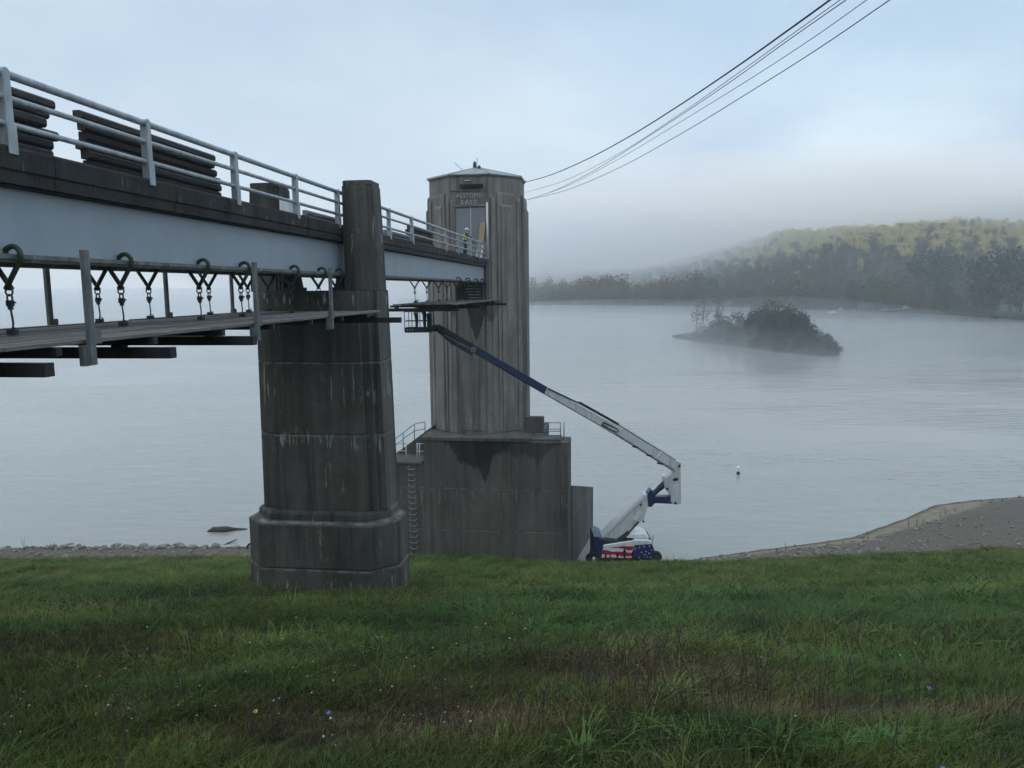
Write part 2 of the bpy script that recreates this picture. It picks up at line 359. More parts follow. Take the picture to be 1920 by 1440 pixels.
a = emb.data.attributes.new('wet', 'FLOAT', 'POINT'); a.data.foreach_set('value', np.clip(1 - (wd - .55 - .35*wob(X, Y, 1.2))/.5, 0, 1).astype(np.float32))
sa = np.clip(1 - (wd - ip(X, [-40, 5, 16, 30, 36, 40, 46, 60], [.2, .4, 1.4, 2.6, 3.6, 4.5, .8, .3]) + .5*wob(X+3, Y, 2.))/1.0, 0, 1)*ip(X, [5, 12], [.3, 1])
a = emb.data.attributes.new('sand', 'FLOAT', 'POINT'); a.data.foreach_set('value', sa.astype(np.float32))

g = G('lake_water')
p1 = g.noise((.17, .62, 1), 3, .55); p2 = g.noise((.7, 2.3, 1), 3, .5); p3 = g.noise((.02, .035, 1), 3)
hgt = g.math('ADD', p1, g.math('MULTIPLY', p2, .35)); calm = g.ramp(p3, [(.38, .12), (.62, 1)])
g.bump(g.math('MULTIPLY', hgt, calm), .6, .22)
g.b.inputs['IOR'].default_value = 1.33
M['water'] = g.fin((.30, .295, .265), .10)
mb = MB()
mb.add([(-2390, -1590, -20.5), (2390, -1590, -20.5), (2390, 2190, -20.5), (-2390, 2190, -20.5)], [(0, 1, 2, 3)])
solo(mb, 'lake', M['water'], None, None, (0, 0, -20.5), 'W', kind='structure')

# far shore and hills
def Ys(X): return ip(X, [-200, -120, -60, 20, 80, 136, 165, 200, 271, 350, 600, 1600], [1500, 1000, 860, 715, 640, 575, 510, 470, 412, 392, 380, 380])
def far_z(X, Y):
    d = Y - Ys(X) + 6*wob(X*.05, Y*.05, 1.0)
    R = ip(X, [-200, -60, 26, 180, 230, 290, 455, 520, 590, 800, 1600], [-21, -14, 8, 11, 25, 46, 57, 49, 43, 44, 52]) + 5*wob(X*.02, Y*.02, 1.)
    t = np.clip(d/ip(X, [0, 250, 450], [330, 420, 440]), 0, 1); t = t*t*(3-2*t)
    z = -20.5 + np.clip(d*.16, -4, 2.2) + t*(R + 19)
    z = z + np.clip(d/60, 0, 1)*1.2*wob(X*.08, Y*.08, 1.)
    back = np.clip((d - 560)/500, 0, 1); return z - back*(R*0.3)
LAWN = (318, 478, 30, 34)
def lawn_m(X, Y): return np.exp(-(((X-LAWN[0])/LAWN[2])**2 + ((Y-LAWN[1])/LAWN[3])**2)**2)
g = G('far_shore_soil'); n = g.noise((.12, .12, .12), 5)
la = g.new('ShaderNodeAttribute', attribute_name='lawn').outputs['Fac']
c = g.ramp(n, [(.3, (.03, .03, .022)), (.7, (.065, .06, .045))]); c = g.mix(la, c, (.075, .12, .05)); M['far'] = g.fin(c, .95, spec=.1)
hill = grid_obj('hills', np.arange(-220, 1600, 10.), np.arange(360, 1700, 10.), far_z, M['far'])
co = np.array([v.co for v in hill.data.vertices]); a = hill.data.attributes.new('lawn', 'FLOAT', 'POINT'); a.data.foreach_set('value', lawn_m(co[:, 0], co[:, 1]).astype(np.float32))
# unseen ridge added behind the camera, shaped to shade the valley
def back_z(X, Y):
    ridge = 252 + 10*wob(X*.006, 0*Y, 1.) + 5*wob(X*.03, 0*Y, 1.)
    t = np.clip(1 - np.abs(Y + 950)/520, 0, 1); return -22 + (ridge + 22)*t*t*(3-2*t)
grid_obj('hills', np.arange(-2000, 2001, 40.), np.arange(-1500, -420, 30.), back_z, M['far'])
# island
IS = np.array([(67, 322), (70, 300), (76, 272), (84, 240), (91, 224), (98, 228), (104, 246), (112, 278), (120, 310), (118, 345), (104, 362), (84, 350)], float)
def island():
    mb = MB(); c = IS.mean(0); rings = []
    for s, z in ((1.06, -21.5), (1.0, -20.4), (.97, -19.8), (.88, -19.3), (.55, -18.7), (.2, -18.5)):
        rings.append([(*(c + (p-c)*s*(1+.02*sin(i*2.3))), z + .15*sin(i*1.7)) for i, p in enumerate(IS)])
    mb.loft(rings); return solo(mb, 'island', M['far'], None, None, (0, 0, 0), 'W', kind='structure', smooth=True)
island()
def island_z(x, y):
    c = IS.mean(0); return -18.6 if np.hypot(x-c[0], (y-c[1])/2.5) > 12 else -17.8

# ------------------------------------------------------------------ bridge spans
def span(u0, u1, label):
    t = thing('bridge_span', label, 'bridge', (-9.2, u0, 2.03))
    mb = MB().box((-10.19, u0, 1.80), (-8.30, u1, 2.03)); part(mb, 'deck_slab', M['deck'], t, bevel=.01)
    mb = MB(); k = u0                                   # kerb cast in bays with open joints
    n = max(1, round((u1-u0)/3.38)); st = (u1-u0)/n
    for i in range(n):
        a = u0 + i*st + (.008 if i else 0); b = u0 + (i+1)*st - (.008 if i < n-1 else 0)
        o = MB().loft([[(-8.297, q, 1.53), (-8.235, q, 1.53), (-8.235, q, 1.70), (-8.205, q, 1.73), (-8.205, q, 2.005), (-8.23, q, 2.045), (-8.297, q, 2.045)] for q in (a, b)])
        part(o, 'kerb', M['deck'], t)
    for v in (-8.42, -10.0):
        gd = part(MB().box((v-.012, u0, .56), (v+.012, u1, 1.49)), 'girder', M['girder'], t)
        part(MB().box((v-.2, u0, .49), (v+.2, u1, .557)).box((v-.16, u0, .455), (v+.16, u1, .488)), 'flange', M['flange'], gd)
        part(MB().box((v-.11, u0, 1.492), (v+.11, u1, 1.53)), 'flange', M['deck'], gd)
    for q in np.arange(u0+2.3, u1-1, 5.1):
        part(MB().box((-9.97, q-.03, .75), (-8.44, q+.03, 1.3)), 'cross_frame', M['flange'], t)
    return t
span(-12.0, 23.95, 'near bridge span with pale grey steel girder at left of the photo')
span(24.0, 52.46, 'far bridge span running from the pier to the tower')
def railing(us, u0, u1, label):
    t = thing('railing', label, 'railing', (-8.26, u0, 2.03))
    for wz, r in ((3.02, .058), (2.70, .043), (2.345, .043)):
        part(MB().tube([(-8.262, u0, wz), (-8.262, (u0+u1)/2, wz-.004), (-8.262, u1, wz)], r, 10), 'rail', M['rail'], t, smooth=True)
    for q in us:
        a = .075; pr = [(q-a, 2.03), (q+a, 2.03), (q+a*.9, 3.04)] + [(q + a*.9*cos(th), 3.04 + .055*sin(th)) for th in np.linspace(.3, pi-.3, 5)] + [(q-a*.9, 3.04)]
        mb = MB().loft([[(x, p[0], p[1]) for p in pr] for x in (-8.33, -8.195)])
        p = part(mb, 'post', M['rail'], t, bevel=.012)
        part(MB().box((-8.194, q-.085, 1.93), (-8.18, q+.085, 2.33)), 'base_plate', M['rail'], p)
    return t
railing([-7., -3.6, -.2, 3.2, 6.65, 10.05, 13.36, 16.68, 20.06, 23.28], -10, 23.94, 'three-bar metal railing along the near bridge span')
railing([25.45, 28.9, 32.35, 39.1, 42.4, 46.0, 49.4, 52.2], 24.02, 52.4, 'three-bar metal railing on the far span beside the tower door')

# ------------------------------------------------------------------ pier
def octo(v0, v1, u0, u1, c, cu=None):
    cu = cu or c
    return [(v0+c, u0), (v1-c, u0), (v1, u0+cu), (v1, u1-cu), (v1-c, u1), (v0+c, u1), (v0, u1-cu), (v0, u0+cu)]
def stepped(v0, v1, u0, u1, s):      # plan with twice stepped corners
    a, b = s
    L = [(v0+2*a, u0), (v1-2*a, u0), (v1-2*a, u0+b), (v1-a, u0+b), (v1-a, u0+2*b), (v1, u0+2*b)]
    R = [(v1, u1-2*b), (v1-a, u1-2*b), (v1-a, u1-b), (v1-2*a, u1-b), (v1-2*a, u1), (v0+2*a, u1)]
    Z = [(v0+2*a, u1-b), (v0+a, u1-b), (v0+a, u1-2*b), (v0, u1-2*b), (v0, u0+2*b), (v0+a, u0+2*b), (v0+a, u0+b), (v0+2*a, u0+b)]
    return L + R + Z
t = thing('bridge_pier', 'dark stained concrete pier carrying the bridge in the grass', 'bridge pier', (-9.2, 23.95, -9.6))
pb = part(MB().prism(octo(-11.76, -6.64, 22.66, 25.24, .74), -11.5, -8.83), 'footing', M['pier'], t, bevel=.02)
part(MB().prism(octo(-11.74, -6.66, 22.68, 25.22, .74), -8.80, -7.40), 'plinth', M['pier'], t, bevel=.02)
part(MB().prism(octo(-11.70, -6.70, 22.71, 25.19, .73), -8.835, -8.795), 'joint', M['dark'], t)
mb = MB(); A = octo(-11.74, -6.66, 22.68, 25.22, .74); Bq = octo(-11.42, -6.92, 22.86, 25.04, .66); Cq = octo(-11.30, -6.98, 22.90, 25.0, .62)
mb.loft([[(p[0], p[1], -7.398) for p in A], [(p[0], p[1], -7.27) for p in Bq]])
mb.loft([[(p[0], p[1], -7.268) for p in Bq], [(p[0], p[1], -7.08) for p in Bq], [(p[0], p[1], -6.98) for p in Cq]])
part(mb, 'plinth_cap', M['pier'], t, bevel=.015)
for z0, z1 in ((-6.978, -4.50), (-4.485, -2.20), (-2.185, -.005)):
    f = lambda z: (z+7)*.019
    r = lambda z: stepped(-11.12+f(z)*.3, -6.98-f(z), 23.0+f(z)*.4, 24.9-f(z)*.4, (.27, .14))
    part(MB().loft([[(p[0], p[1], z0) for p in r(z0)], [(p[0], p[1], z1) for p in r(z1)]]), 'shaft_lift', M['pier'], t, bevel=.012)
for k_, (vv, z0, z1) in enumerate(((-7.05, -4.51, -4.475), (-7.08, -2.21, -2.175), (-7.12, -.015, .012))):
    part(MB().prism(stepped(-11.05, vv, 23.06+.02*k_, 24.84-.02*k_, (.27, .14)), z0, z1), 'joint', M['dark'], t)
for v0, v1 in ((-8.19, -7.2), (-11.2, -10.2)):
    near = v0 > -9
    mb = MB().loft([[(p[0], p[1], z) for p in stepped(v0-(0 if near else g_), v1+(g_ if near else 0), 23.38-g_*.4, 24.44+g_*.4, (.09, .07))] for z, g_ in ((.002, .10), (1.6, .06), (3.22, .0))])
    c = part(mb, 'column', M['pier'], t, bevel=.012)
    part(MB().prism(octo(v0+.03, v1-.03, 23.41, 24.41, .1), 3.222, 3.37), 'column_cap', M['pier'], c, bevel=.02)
# bearing shoes between the columns
for v in (-8.42, -10.0):
    part(MB().box((v-.22, 23.55, .002), (v+.22, 24.35, .12)).prism([(v-.15, 23.65), (v+.15, 23.65), (v+.15, 24.25), (v-.15, 24.25)], .122, .45, sx=.8, c=(v, 23.95)), 'bearing', M['steel'], t)

# abutment of the near span, out of frame on the dam crest
t = thing('abutment', 'concrete abutment under the landward end of the bridge', 'abutment', (-9.2, -12, -1))
part(MB().box((-10.6, -14, -3), (-7.8, -11.2, .45)), 'bearing_seat', M['deck'], t); part(MB().box((-10.6, -14, .451), (-7.8, -12.02, 2.02)), 'back_wall', M['deck'], t)

# ------------------------------------------------------------------ tower
t = T = thing('control_tower', 'octagonal concrete control tower with metal roof and ALSTOME EAST lettering', 'tower', (-9.33, 55.7, -19))
TC = (-9.33, 55.72)
def octa(r, s=1.0):   # regular octagon of half width r
    k = r*math.tan(pi/8); return [(TC[0]+a, TC[1]+b) for a, b in ((-k, -r), (k, -r), (r, -k), (r, k), (k, r), (-k, r), (-r, k), (-r, -k))]
def shell(r0, z0, r1, z1): return MB().loft([[(p[0], p[1], z0) for p in octa(r0)], [(p[0], p[1], z1) for p in octa(r1)]])
part(shell(3.30, -10.08, 3.22, 7.55), 'shaft', M['tower'], t, bevel=.03)
def ribs(name, face, ts, wd, proud, z0, z1, r=3.24, round_=True):
    o = octa(r); a, b = np.array(o[face]), np.array(o[(face+1) % 8]); d = (b-a)/np.linalg.norm(b-a); nrm = np.array([d[1], -d[0]])
    if nrm @ (a - np.array(TC)) < 0: nrm = -nrm
    for q in ts:
        c = a + (b-a)*q; k = d*wd/2
        P = [c-k-nrm*.1, c+k-nrm*.1, c+k+nrm*proud, c-k+nrm*proud]
        P2 = [c-k-nrm*.1, c+k-nrm*.1, c+k+nrm*proud*.55, c-k+nrm*proud*.55]
        part(MB().loft([[(*p, z0) for p in P], [(*p, z1-.18) for p in P], [(*p, z1) for p in P2]]), name, M['tower'], T, bevel=.02)
for f in (7, 1):
    ribs('pilaster', f, (.5,), 1.5, .12, -10.0, 6.55); ribs('pilaster', f, (.5,), .95, .22, -10.0, 5.75)
for f in (2, 6):
    ribs('pilaster', f, (.5,), 2.2, .20, -10.0, 6.5); ribs('pilaster', f, (.22, .5, .78), .42, .34, -10.0, 5.7)
for f in (3, 5): ribs('pilaster', f, (.5,), 1.5, .17, -10.0, 6.5)
ribs('pilaster', 7, (.08, .92), .3, .10, -10.0, 6.2); ribs('pilaster', 1, (.08, .92), .3, .10, -10.0, 6.2)
ribs('pilaster', 0, (.05, .95), .26, .16, -10.0, 6.0)
ribs('pilaster', 0, (.2, .8), .2, .10, -10.0, -.6)
part(MB().box((-10.1, 52.36, -9.8), (-8.55, 52.5, -1.2)), 'front_panel', M['tower'], t, bevel=.02)
part(shell(3.24, 7.552, 3.30, 7.66), 'eave', M['tower'], t)
ap = Bp(895, 314, u=55.7)[2]
rf = MB(); o = octa(3.36); rf.loft([[(p[0], p[1], 7.662) for p in o], [(p[0], p[1], 7.73) for p in o], [(TC[0]+(p[0]-TC[0])*.03, TC[1]+(p[1]-TC[1])*.03, ap) for p in o]])
r_ = part(rf, 'roof', M['roof'], t)
sm = MB()
for p in o: sm.beam((p[0], p[1], 7.75), (TC[0], TC[1], ap+.02), .06, .05)
part(sm, 'roof_seam', M['roof'], r_)
def tb(pts, u, r): return MB().tube([Bp(x, y, u=u) for x, y in pts], r, 6)
part(MB().tube([Bp(890, 321, u=55.5), Bp(890, 312, u=55.5), Bp(890, 306, u=55.5), Bp(890, 302, u=55.5)], [.14, .13, .12, .03], 8), 'roof_finial', M['steel'], r_)
part(MB().tube([Bp(898.5, 324, u=55.0), Bp(898.5, 313, u=55.0), Bp(898.5, 310, u=55.0)], [.13, .12, .05], 8), 'roof_finial', M['steel'], r_)
part(tb([(894.5, 316), (894.5, 296)], 55.6, .018), 'antenna', M['steel'], r_)
part(tb([(869, 320), (852.5, 305.5)], 55.8, .025), 'antenna', M['galv'], r_)
fu = 52.40
def plate(px0, py0, px1, py1, u, th):
    a, b = Bp(px0, py1, u=u), Bp(px1, py0, u=u); return MB().box((a[0], u, a[2]), (b[0], u+th, b[2]))
# head panel over the lettering
fr = part(plate(862, 344.5, 905, 353, 52.36, .13), 'louvre', M['dark'], t)
sl = MB()
for y in (346, 348.5, 351): a, b = Bp(863, y, u=52.33), Bp(904, y, u=52.33); sl.beam(a, b, .08, .03)
part(sl, 'slat', M['steel'], fr)
pf = MB()
for a, b in (((841, 335), (841, 357)), ((841, 357), (911, 356)), ((911, 356), (911, 334))): pf.beam(Bp(*a, u=52.46), Bp(*b, u=52.46), .06, .08, up=(0, 1, 0))
part(pf, 'panel_frame', M['tower'], t)
part(plate(871, 337.6, 882, 339.2, 52.3, .2), 'lamp_strip', M['white'], t)
# door under the lettering
dl = Bp(853, 388, u=fu)
lv, rv_, dt = Bp(854, 400, u=fu)[0], Bp(911, 400, u=fu)[0], Bp(880, 388, u=fu)[2]
mid = Bp(882.3, 400, u=fu)[0]
part(MB().box((lv-.16, 52.30, dt), (rv_+.16, 52.49, dt+.16)), 'door_lintel', M['tower'], t, bevel=.02)
part(MB().box((lv-.13, 52.32, 2.04), (lv-.01, 52.49, dt-.003)), 'door_jamb', M['tower'], t)
part(MB().tube([(rv_+.10, 52.30, 2.04), (rv_+.10, 52.30, dt+.25)], .075, 10), 'downpipe', M['white'], t, smooth=True)
for a, b in ((lv, mid-.025), (mid+.025, rv_)):
    d_ = part(MB().box((a, fu, 2.06), (b, fu+.09, dt-.02)), 'door_leaf', M['door'], t, bevel=.01)
    part(MB().box((b-.16 if a == lv else a+.1, fu-.05, 3.0), (b-.1 if a == lv else a+.16, fu-.002, 3.22)), 'handle', M['steel'], d_)
part(MB().box((mid-.022, fu-.012, 2.06), (mid+.022, fu+.08, dt-.02)), 'door_stop', M['grey'], t)
def letters(s, px0, px1, pyb, pyt):
    a, b = Bp(px0, pyb, u=52.38), Bp(px1, pyt, u=52.38)
    c = bpy.data.curves.new('lettering', 'FONT'); c.body = s; c.extrude = .02; c.size = 1; c.space_character = 1.12
    o = bpy.data.objects.new('lettering', c); COL.objects.link(o); bpy.context.view_layer.update()
    me = bpy.data.meshes.new_from_object(o.evaluated_get(bpy.context.evaluated_depsgraph_get())); bpy.data.objects.remove(o)
    v = np.array([x.co for x in me.vertices]); lo, hi = v.min(0), v.max(0)
    n_ = (v - lo)/(hi - lo + 1e-9)
    nv = np.stack([a[0]+n_[:, 0]*(b[0]-a[0]), 52.475 + (v[:, 2]*-1), a[2]+n_[:, 1]*(b[2]-a[2])], 1) - np.array(ORG[T])
    me.vertices.foreach_set('co', nv.ravel().astype(np.float32)); me.materials.clear(); me.materials.append(M['letter']); me.update()
    ob = bpy.data.objects.new('lettering', me); COL.objects.link(ob); ob.parent = T; ob['label'] = 'pale raised letters reading ' + s
letters('ALSTOME', 854.5, 901.5, 370.5, 361.5); letters('EAST', 864.5, 894, 383, 374.5)
# opening and louvres under the deck
lv_ = part(plate(846, 533, 904, 566, 52.34, .14), 'plant_opening', M['dark'], t)
for i, y in enumerate((536, 541.5, 547, 552.5, 558, 563)):
    a, b = Bp(873+i*1.6, y, u=52.22), Bp(899+i*.6, y, u=52.22); part(MB().beam(a, b, .22, .09), 'louvre_slat', M['galv'], lv_)
# base
part(MB().prism([(-12.62, 51.0), (-2.6, 51.0), (-2.52, 53.2), (-4.5, 53.2), (-4.5, 58.8), (-12.62, 58.8)], -22.5, -10.32), 'base_block', M['tbase'], t, bevel=.04)
part(MB().prism([(-12.72, 50.93), (-5.2, 50.93), (-5.2, 59.0), (-12.72, 59.0)], -10.318, -10.04), 'base_ledge', M['tbase'], t, bevel=.04)
part(MB().box((-5.75, 52.9, -10.039), (-4.42, 53.45, -8.9)), 'side_parapet', M['tbase'], t, bevel=.03)
part(MB().box((-5.198, 51.3, -10.318), (-3.15, 52.88, -10.15)), 'side_slab', M['tbase'], t, bevel=.02)
part(MB().box((-17.0, 51.0, -22.5), (-12.622, 53.6, -12.0)), 'side_wing', M['tbase'], t, bevel=.03)
part(MB().box((-17.0, 50.93, -11.998), (-12.722, 53.6, -11.84)), 'wing_cap', M['tbase'], t, bevel=.02)
for z in (-13.6, -16.6): part(MB().box((-12.61, 50.994, z), (-2.61, 51.01, z+.025)), 'pour_joint', M['deck'], t)
part(MB().box((-10.1, 50.993, -18.9), (-10.075, 51.01, -13.62)), 'pour_joint', M['deck'], t)
w0, w1 = Bp(733, 858, u=54.2), Bp(815, 796, u=54.2)
part(MB().side([(w0[0]-1.6, w0[2]-1.15), (w1[0], w1[2]), (w1[0], -14), (w0[0]-1.6, -14)], 53.62, 54.2), 'stair_wall', M['tbase'], t, bevel=.02)
wa, wb = Bp(1076, 914, u=56), Bp(1113, 913, u=63.6)
mb = MB(); 
mb.add([(-2.5, 55, -14.3), (-2.5, 55, -23), (-1.15, 63.6, -23), (-1.15, 63.6, wb[2]), (-3.6, 55, -14.3), (-3.6, 55, -23), (-2.3, 63.9, -23), (-2.3, 63.9, wb[2])],
       [(0, 1, 2, 3), (4, 7, 6, 5), (0, 3, 7, 4), (3, 2, 6, 7), (1, 0, 4, 5), (1, 5, 6, 2)])
part(mb, 'training_wall', M['tbase'], t, bevel=.05)
for i in range(16):
    y = 876 + i*10.6; x0, x1 = 764.5 + i*.35, 777 + i*.4
    a, b = Bp(x0, y+4, u=50.82), Bp(x1, y+4, u=50.82)
    part(MB().tube([(a[0], 51.0, a[2]+.12), (a[0], 50.84, a[2]+.10), (a[0]+.03, 50.82, a[2]), (b[0]-.03, 50.82, a[2]), (b[0], 50.84, a[2]+.10), (b[0], 51.0, a[2]+.12)], .028, 6), 'ladder_rung', M['galv'], t)
# handrails round the base
def pipe_rail(label, posts, rails, r=.032, mat='galv'):
    t = thing('handrail', label, 'handrail', posts[0][0])
    for a, b in posts: part(MB().tube([a, b], r*1.15, 8), 'post', M[mat], t, smooth=True)
    for pts in rails: part(MB().tube(pts, r, 8), 'rail', M[mat], t, smooth=True)
    return t
q = lambda x, y, u: Bp(x, y, u=u)
pipe_rail('pipe handrail climbing the sloped stair wall left of the tower', [(q(756, 846, 53.9), q(756, 811, 53.9)), (q(777, 824, 53.9), q(777, 795, 53.9)), (q(797, 810, 53.9), q(797, 790.5, 53.9)), (q(737, 858, 53.9), q(737, 826, 53.9))],
          [[q(722, 838, 53.9), q(737, 826, 53.9), q(756, 811, 53.9), q(777, 795, 53.9), q(797, 791, 53.9)], [q(722, 852, 53.9), q(737, 839, 53.9), q(756, 823, 53.9), q(777, 807.5, 53.9), q(797, 804, 53.9)]])
pipe_rail('pale pipe guardrail above the ladder rungs on the low wing', [(q(x, 866, 51.2), q(x, 831, 51.2)) for x in (740, 761.5, 782)] + [(q(786.5, 866, 51.2), q(786.5, 833, 51.2))],
          [[q(720, 831, 51.2), q(761.5, 832, 51.2)], [q(720, 845, 51.2), q(761.5, 845.5, 51.2)], [q(782, 832, 51.2), q(797, 832, 51.2)], [q(782, 846, 51.2), q(797, 846, 51.2)]], mat='grey')
pipe_rail('short pipe handrail on the right shoulder of the tower base', [(q(1051, 824, 52.6), q(1051, 792, 52.6)), (q(1057.5, 825, 52.3), q(1057.5, 791, 52.3))],
          [[q(1015, 792.5, 52.85), q(1051, 792.5, 52.6)], [q(1015, 804.5, 52.85), q(1051, 804.5, 52.6)], [q(1015, 808.5, 52.85), q(1051, 808.5, 52.6)]])

# ------------------------------------------------------------------ suspended work platforms
def platform(u0, u1, v0, v1, wt, label, beams, posts_n, posts_f, blocks=True):
    t = thing('work_platform', label, 'scaffold platform', ((v0+v1)/2, u0, wt)); q = np.random.default_rng(int(u0*10)+99)
    bw = .235; n = int((v1-v0)/bw); L = 4.6
    for i in range(n):
        v = v0 + (i+.5)*(v1-v0)/n; s = u0 - q.random()*2.2 + (.3 if i % 2 else 1.8)
        while s < u1:
            a, b = max(s, u0 - .3*q.random()), min(s + L - .02, u1 + .35*q.random()); dz = .022*q.random(); dv = .012*(q.random()-.5)
            if b - a > .5:
                part(MB().box((v-bw*.475+dv, a, wt-.055+dz), (v+bw*.475+dv, b, wt-.008+dz)), 'plank', M['plank'], t)
            s += L
    for x in np.arange(u0+.4, u1, 2.05):
        part(MB().box((v0-.05, x-.05, wt-.16), (v1+.03, x+.05, wt-.057)), 'joist', M['beam'], t)
    for u, ve in beams:
        part(MB().box((v0-.4, u-.08, wt-.36), (ve, u+.08, wt-.20)), 'needle_beam', M['beam'], t)
        for vv in (v0+.3, ve-.85): part(MB().box((vv-.09, u-.07, wt-.198), (vv+.09, u+.07, wt-.162)), 'packing', M['beam'], t)
    for u, v in posts_n + posts_f:
        p = part(MB().box((v-.03, u-.055, wt-.32), (v+.03, u+.055, wt+1.15)), 'guard_post', M['post'], t)
        part(MB().box((v-.11, u-.10, wt-.33), (v-.032, u+.10, wt-.06)).box((v-.10, u+.057, wt-.05), (v+.02, u+.19, wt+.12)), 'post_socket', M['post'], p)
    return t
pn = [(Bp(x, y, v=-6.62)[1], -6.62) for x, y in ((172, 655), (483, 622), (622, 598))]
pfar = [(Bp(x, y, v=-10.6)[1], -10.6) for x, y in ((95, 608), (315, 597), (437, 590))]
be = [(Bp(x, y, v=vv)[1], vv) for x, y, vv in ((92, 680, -6.45), (325, 655, -6.35), (478, 631, -6.35), (752, 596, -6.1))]
platform(-2.0, 22.35, -10.72, -6.70, -.60, 'long plank work platform slung under the near span', [(1.5, -6.4), (5.0, -6.4)] + be, pn + [(5.2, -6.62), (1.0, -6.62)], pfar + [(9.5, -10.6), (5, -10.6)])
wt2 = Bp(845, 570, u=37)[2]
platform(37.0, 50.2, -10.7, -7.35, wt2, 'short plank work platform slung under the far span by the tower', [(37.35, -7.3), (43.5, -7.2), (49.9, -6.55)], [], [])

# ------------------------------------------------------------------ beam clamps and slings
def hanger_at(u, v, wt, label, group):
    t = thing('beam_hook_hanger', label, 'hook hanger', (v, u, .45), group=group)
    for s, du in ((1, -.035), (-1, .035)):
        P = [(v - s*.015, u+du, .07), (v + s*.12, u+du, .28), (v + s*.245, u+du, .47)]
        c = (v + s*.135, .535); r = .125
        for th in np.linspace(-.35, 3.55, 11): P.append((c[0] + s*r*cos(th), u+du, c[1] + r*sin(th)*1.05))
        part(MB().tube(P, [.038]*3 + [.040]*8 + [.036, .033, .028], 7), 'hook_arm', M['hook'], t, smooth=True)
    ring = lambda z, r, ax: MB().tube([(v + (r*cos(k) if ax else 0), u + (0 if ax else r*cos(k)), z + r*sin(k)) for k in np.linspace(0, 2*pi, 13)], .014, 5)
    part(ring(.035, .055, 1), 'shackle', M['steel'], t); part(ring(-.055, .05, 0), 'shackle', M['steel'], t)
    part(MB().box((v-.045, u-.03, -.17), (v+.045, u+.03, -.085)).box((v-.03, u-.02, -.22), (v+.03, u+.02, -.17)).box((v+.045, u-.012, -.13), (v+.085, u+.012, -.105)), 'turnbuckle', M['steel'], t)
    part(MB().tube([(v, u, -.2), (v+.004, u+.02, (wt-.2)/2), (v, u, wt+.06)], .015, 6), 'wire_rope', M['steel'], t)
    part(MB().box((v-.06, u-.05, wt+.022), (v+.06, u+.05, wt+.10)).tube([(v+.07+.04*cos(k), u-.055, wt+.09+.04*sin(k)) for k in np.linspace(0, 6.28, 9)], .01, 5), 'rope_anchor', M['steel'], t)
    return t
us_n = [Bp(x, 535, v=-8.42)[1] for x in (16, 226, 373, 451, 545, 597, 630)]
us_f = [Bp(x, 537, v=-10.0)[1] for x in (182, 278, 391, 464, 502)]
for i, u in enumerate(us_n): hanger_at(u, -8.42, -.60, f'green hook clamp on the near girder of the left span, {ORD(i)} from the left', 'hook clamps gripping the near girder')
for i, u in enumerate(us_f): hanger_at(u, -10.0, -.60, f'dark hook clamp on the hidden far girder of the left span, {ORD(i)} from the left', 'hook clamps on the far girder')
for i, x in enumerate((856, 873, 889, 901)): hanger_at(Bp(x, 540, v=-8.42)[1], -8.42, wt2, f'small hook clamp near the tower on the far span girder, {ORD(i)} from the left', 'hook clamps on the far span')
for i, x in enumerate((777.5, 800, 822, 838)): hanger_at(Bp(x, 540, v=-10.0)[1], -10.0, wt2, f'small dark hook sling above the aerial basket, {ORD(i)} from the pier', 'slings above the basket')

# ------------------------------------------------------------------ timber on the deck
def stack(px0, px1, pyt, n, rows, th, where, mat='mat', v=-8.62, cat='timber', dep=.16, colr='dark'):
    ua, ub = Bp(px0, pyt, v=v)[1], Bp(px1, pyt, v=v)[1]; q = np.random.default_rng(abs(px0)+1)
    for i in range(n):
        for r in range(rows):
            a, b = ua + (q.random()-.5)*.20, ub + (q.random()-.5)*.34
            z0 = 2.08 + i*(th+.012); va = v - r*(dep+.02) + (q.random()-.5)*.06
            sec = [(va-dep, z0), (va-.03, z0), (va, z0+.035), (va, z0+th-.035), (va-.03, z0+th), (va-dep, z0+th)]
            nm = (ORD(n-1-i) + ' from the top') if 0 < i < n-1 else ('topmost' if i else 'lowest')
            lab = f'{colr} timber beam, {nm}, {where}' if n > 1 else f'{colr} timber beam {where}'
            solo(MB().loft([[(s[0], u, s[1]) for s in sec] for u in (a, b)]), 'timber_beam', M[mat], lab, cat, (va, a, z0), group='timber beams stacked on the deck')
stack(-150, 93, 163, 6, 1, .143, 'stack at the left edge')
stack(157, 402, 205, 6, 1, .143, 'long stack behind the second post')
stack(577, 640, 395, 2, 1, .13, 'of the low pile left of the pier', 'gmat', v=-8.7, colr='grey')
stack(725, 776, 434, 2, 1, .15, 'of the low pile right of the pier', 'gmat', v=-8.7, colr='grey')
stack(767, 812, 424, 4, 1, .19, 'stack on the far span', 'mat', v=-8.75)
# bearers, box
for x0, lab in ((20, 'under the stack at the left edge'), (190, 'under left end of the long stack'), (365, 'under right end of the long stack')):
    u = Bp(x0, 330, v=-8.7)[1]
    solo(MB().box((-8.8, u-.05, 2.032), (-8.6, u+.05, 2.075)), 'timber_bearer', M['mat'], 'thin timber bearer ' + lab, 'bearer', (-9, u, 2.04), group='bearers under the timber stacks')
a, b = Bp(524, 396, u=22.2), Bp(541, 372, u=22.2)
bx = thing('equipment_box', 'small white equipment box on the deck near the pier', 'box', (a[0], 22.2, 2.04))
part(MB().box((a[0], 22.2, 2.04), (b[0], 22.5, b[2])), 'body', M['white'], bx, bevel=.02); part(MB().box((a[0]+.05, 22.18, 2.2), (b[0]-.04, 22.199, 2.32)), 'panel', M['steel'], bx)
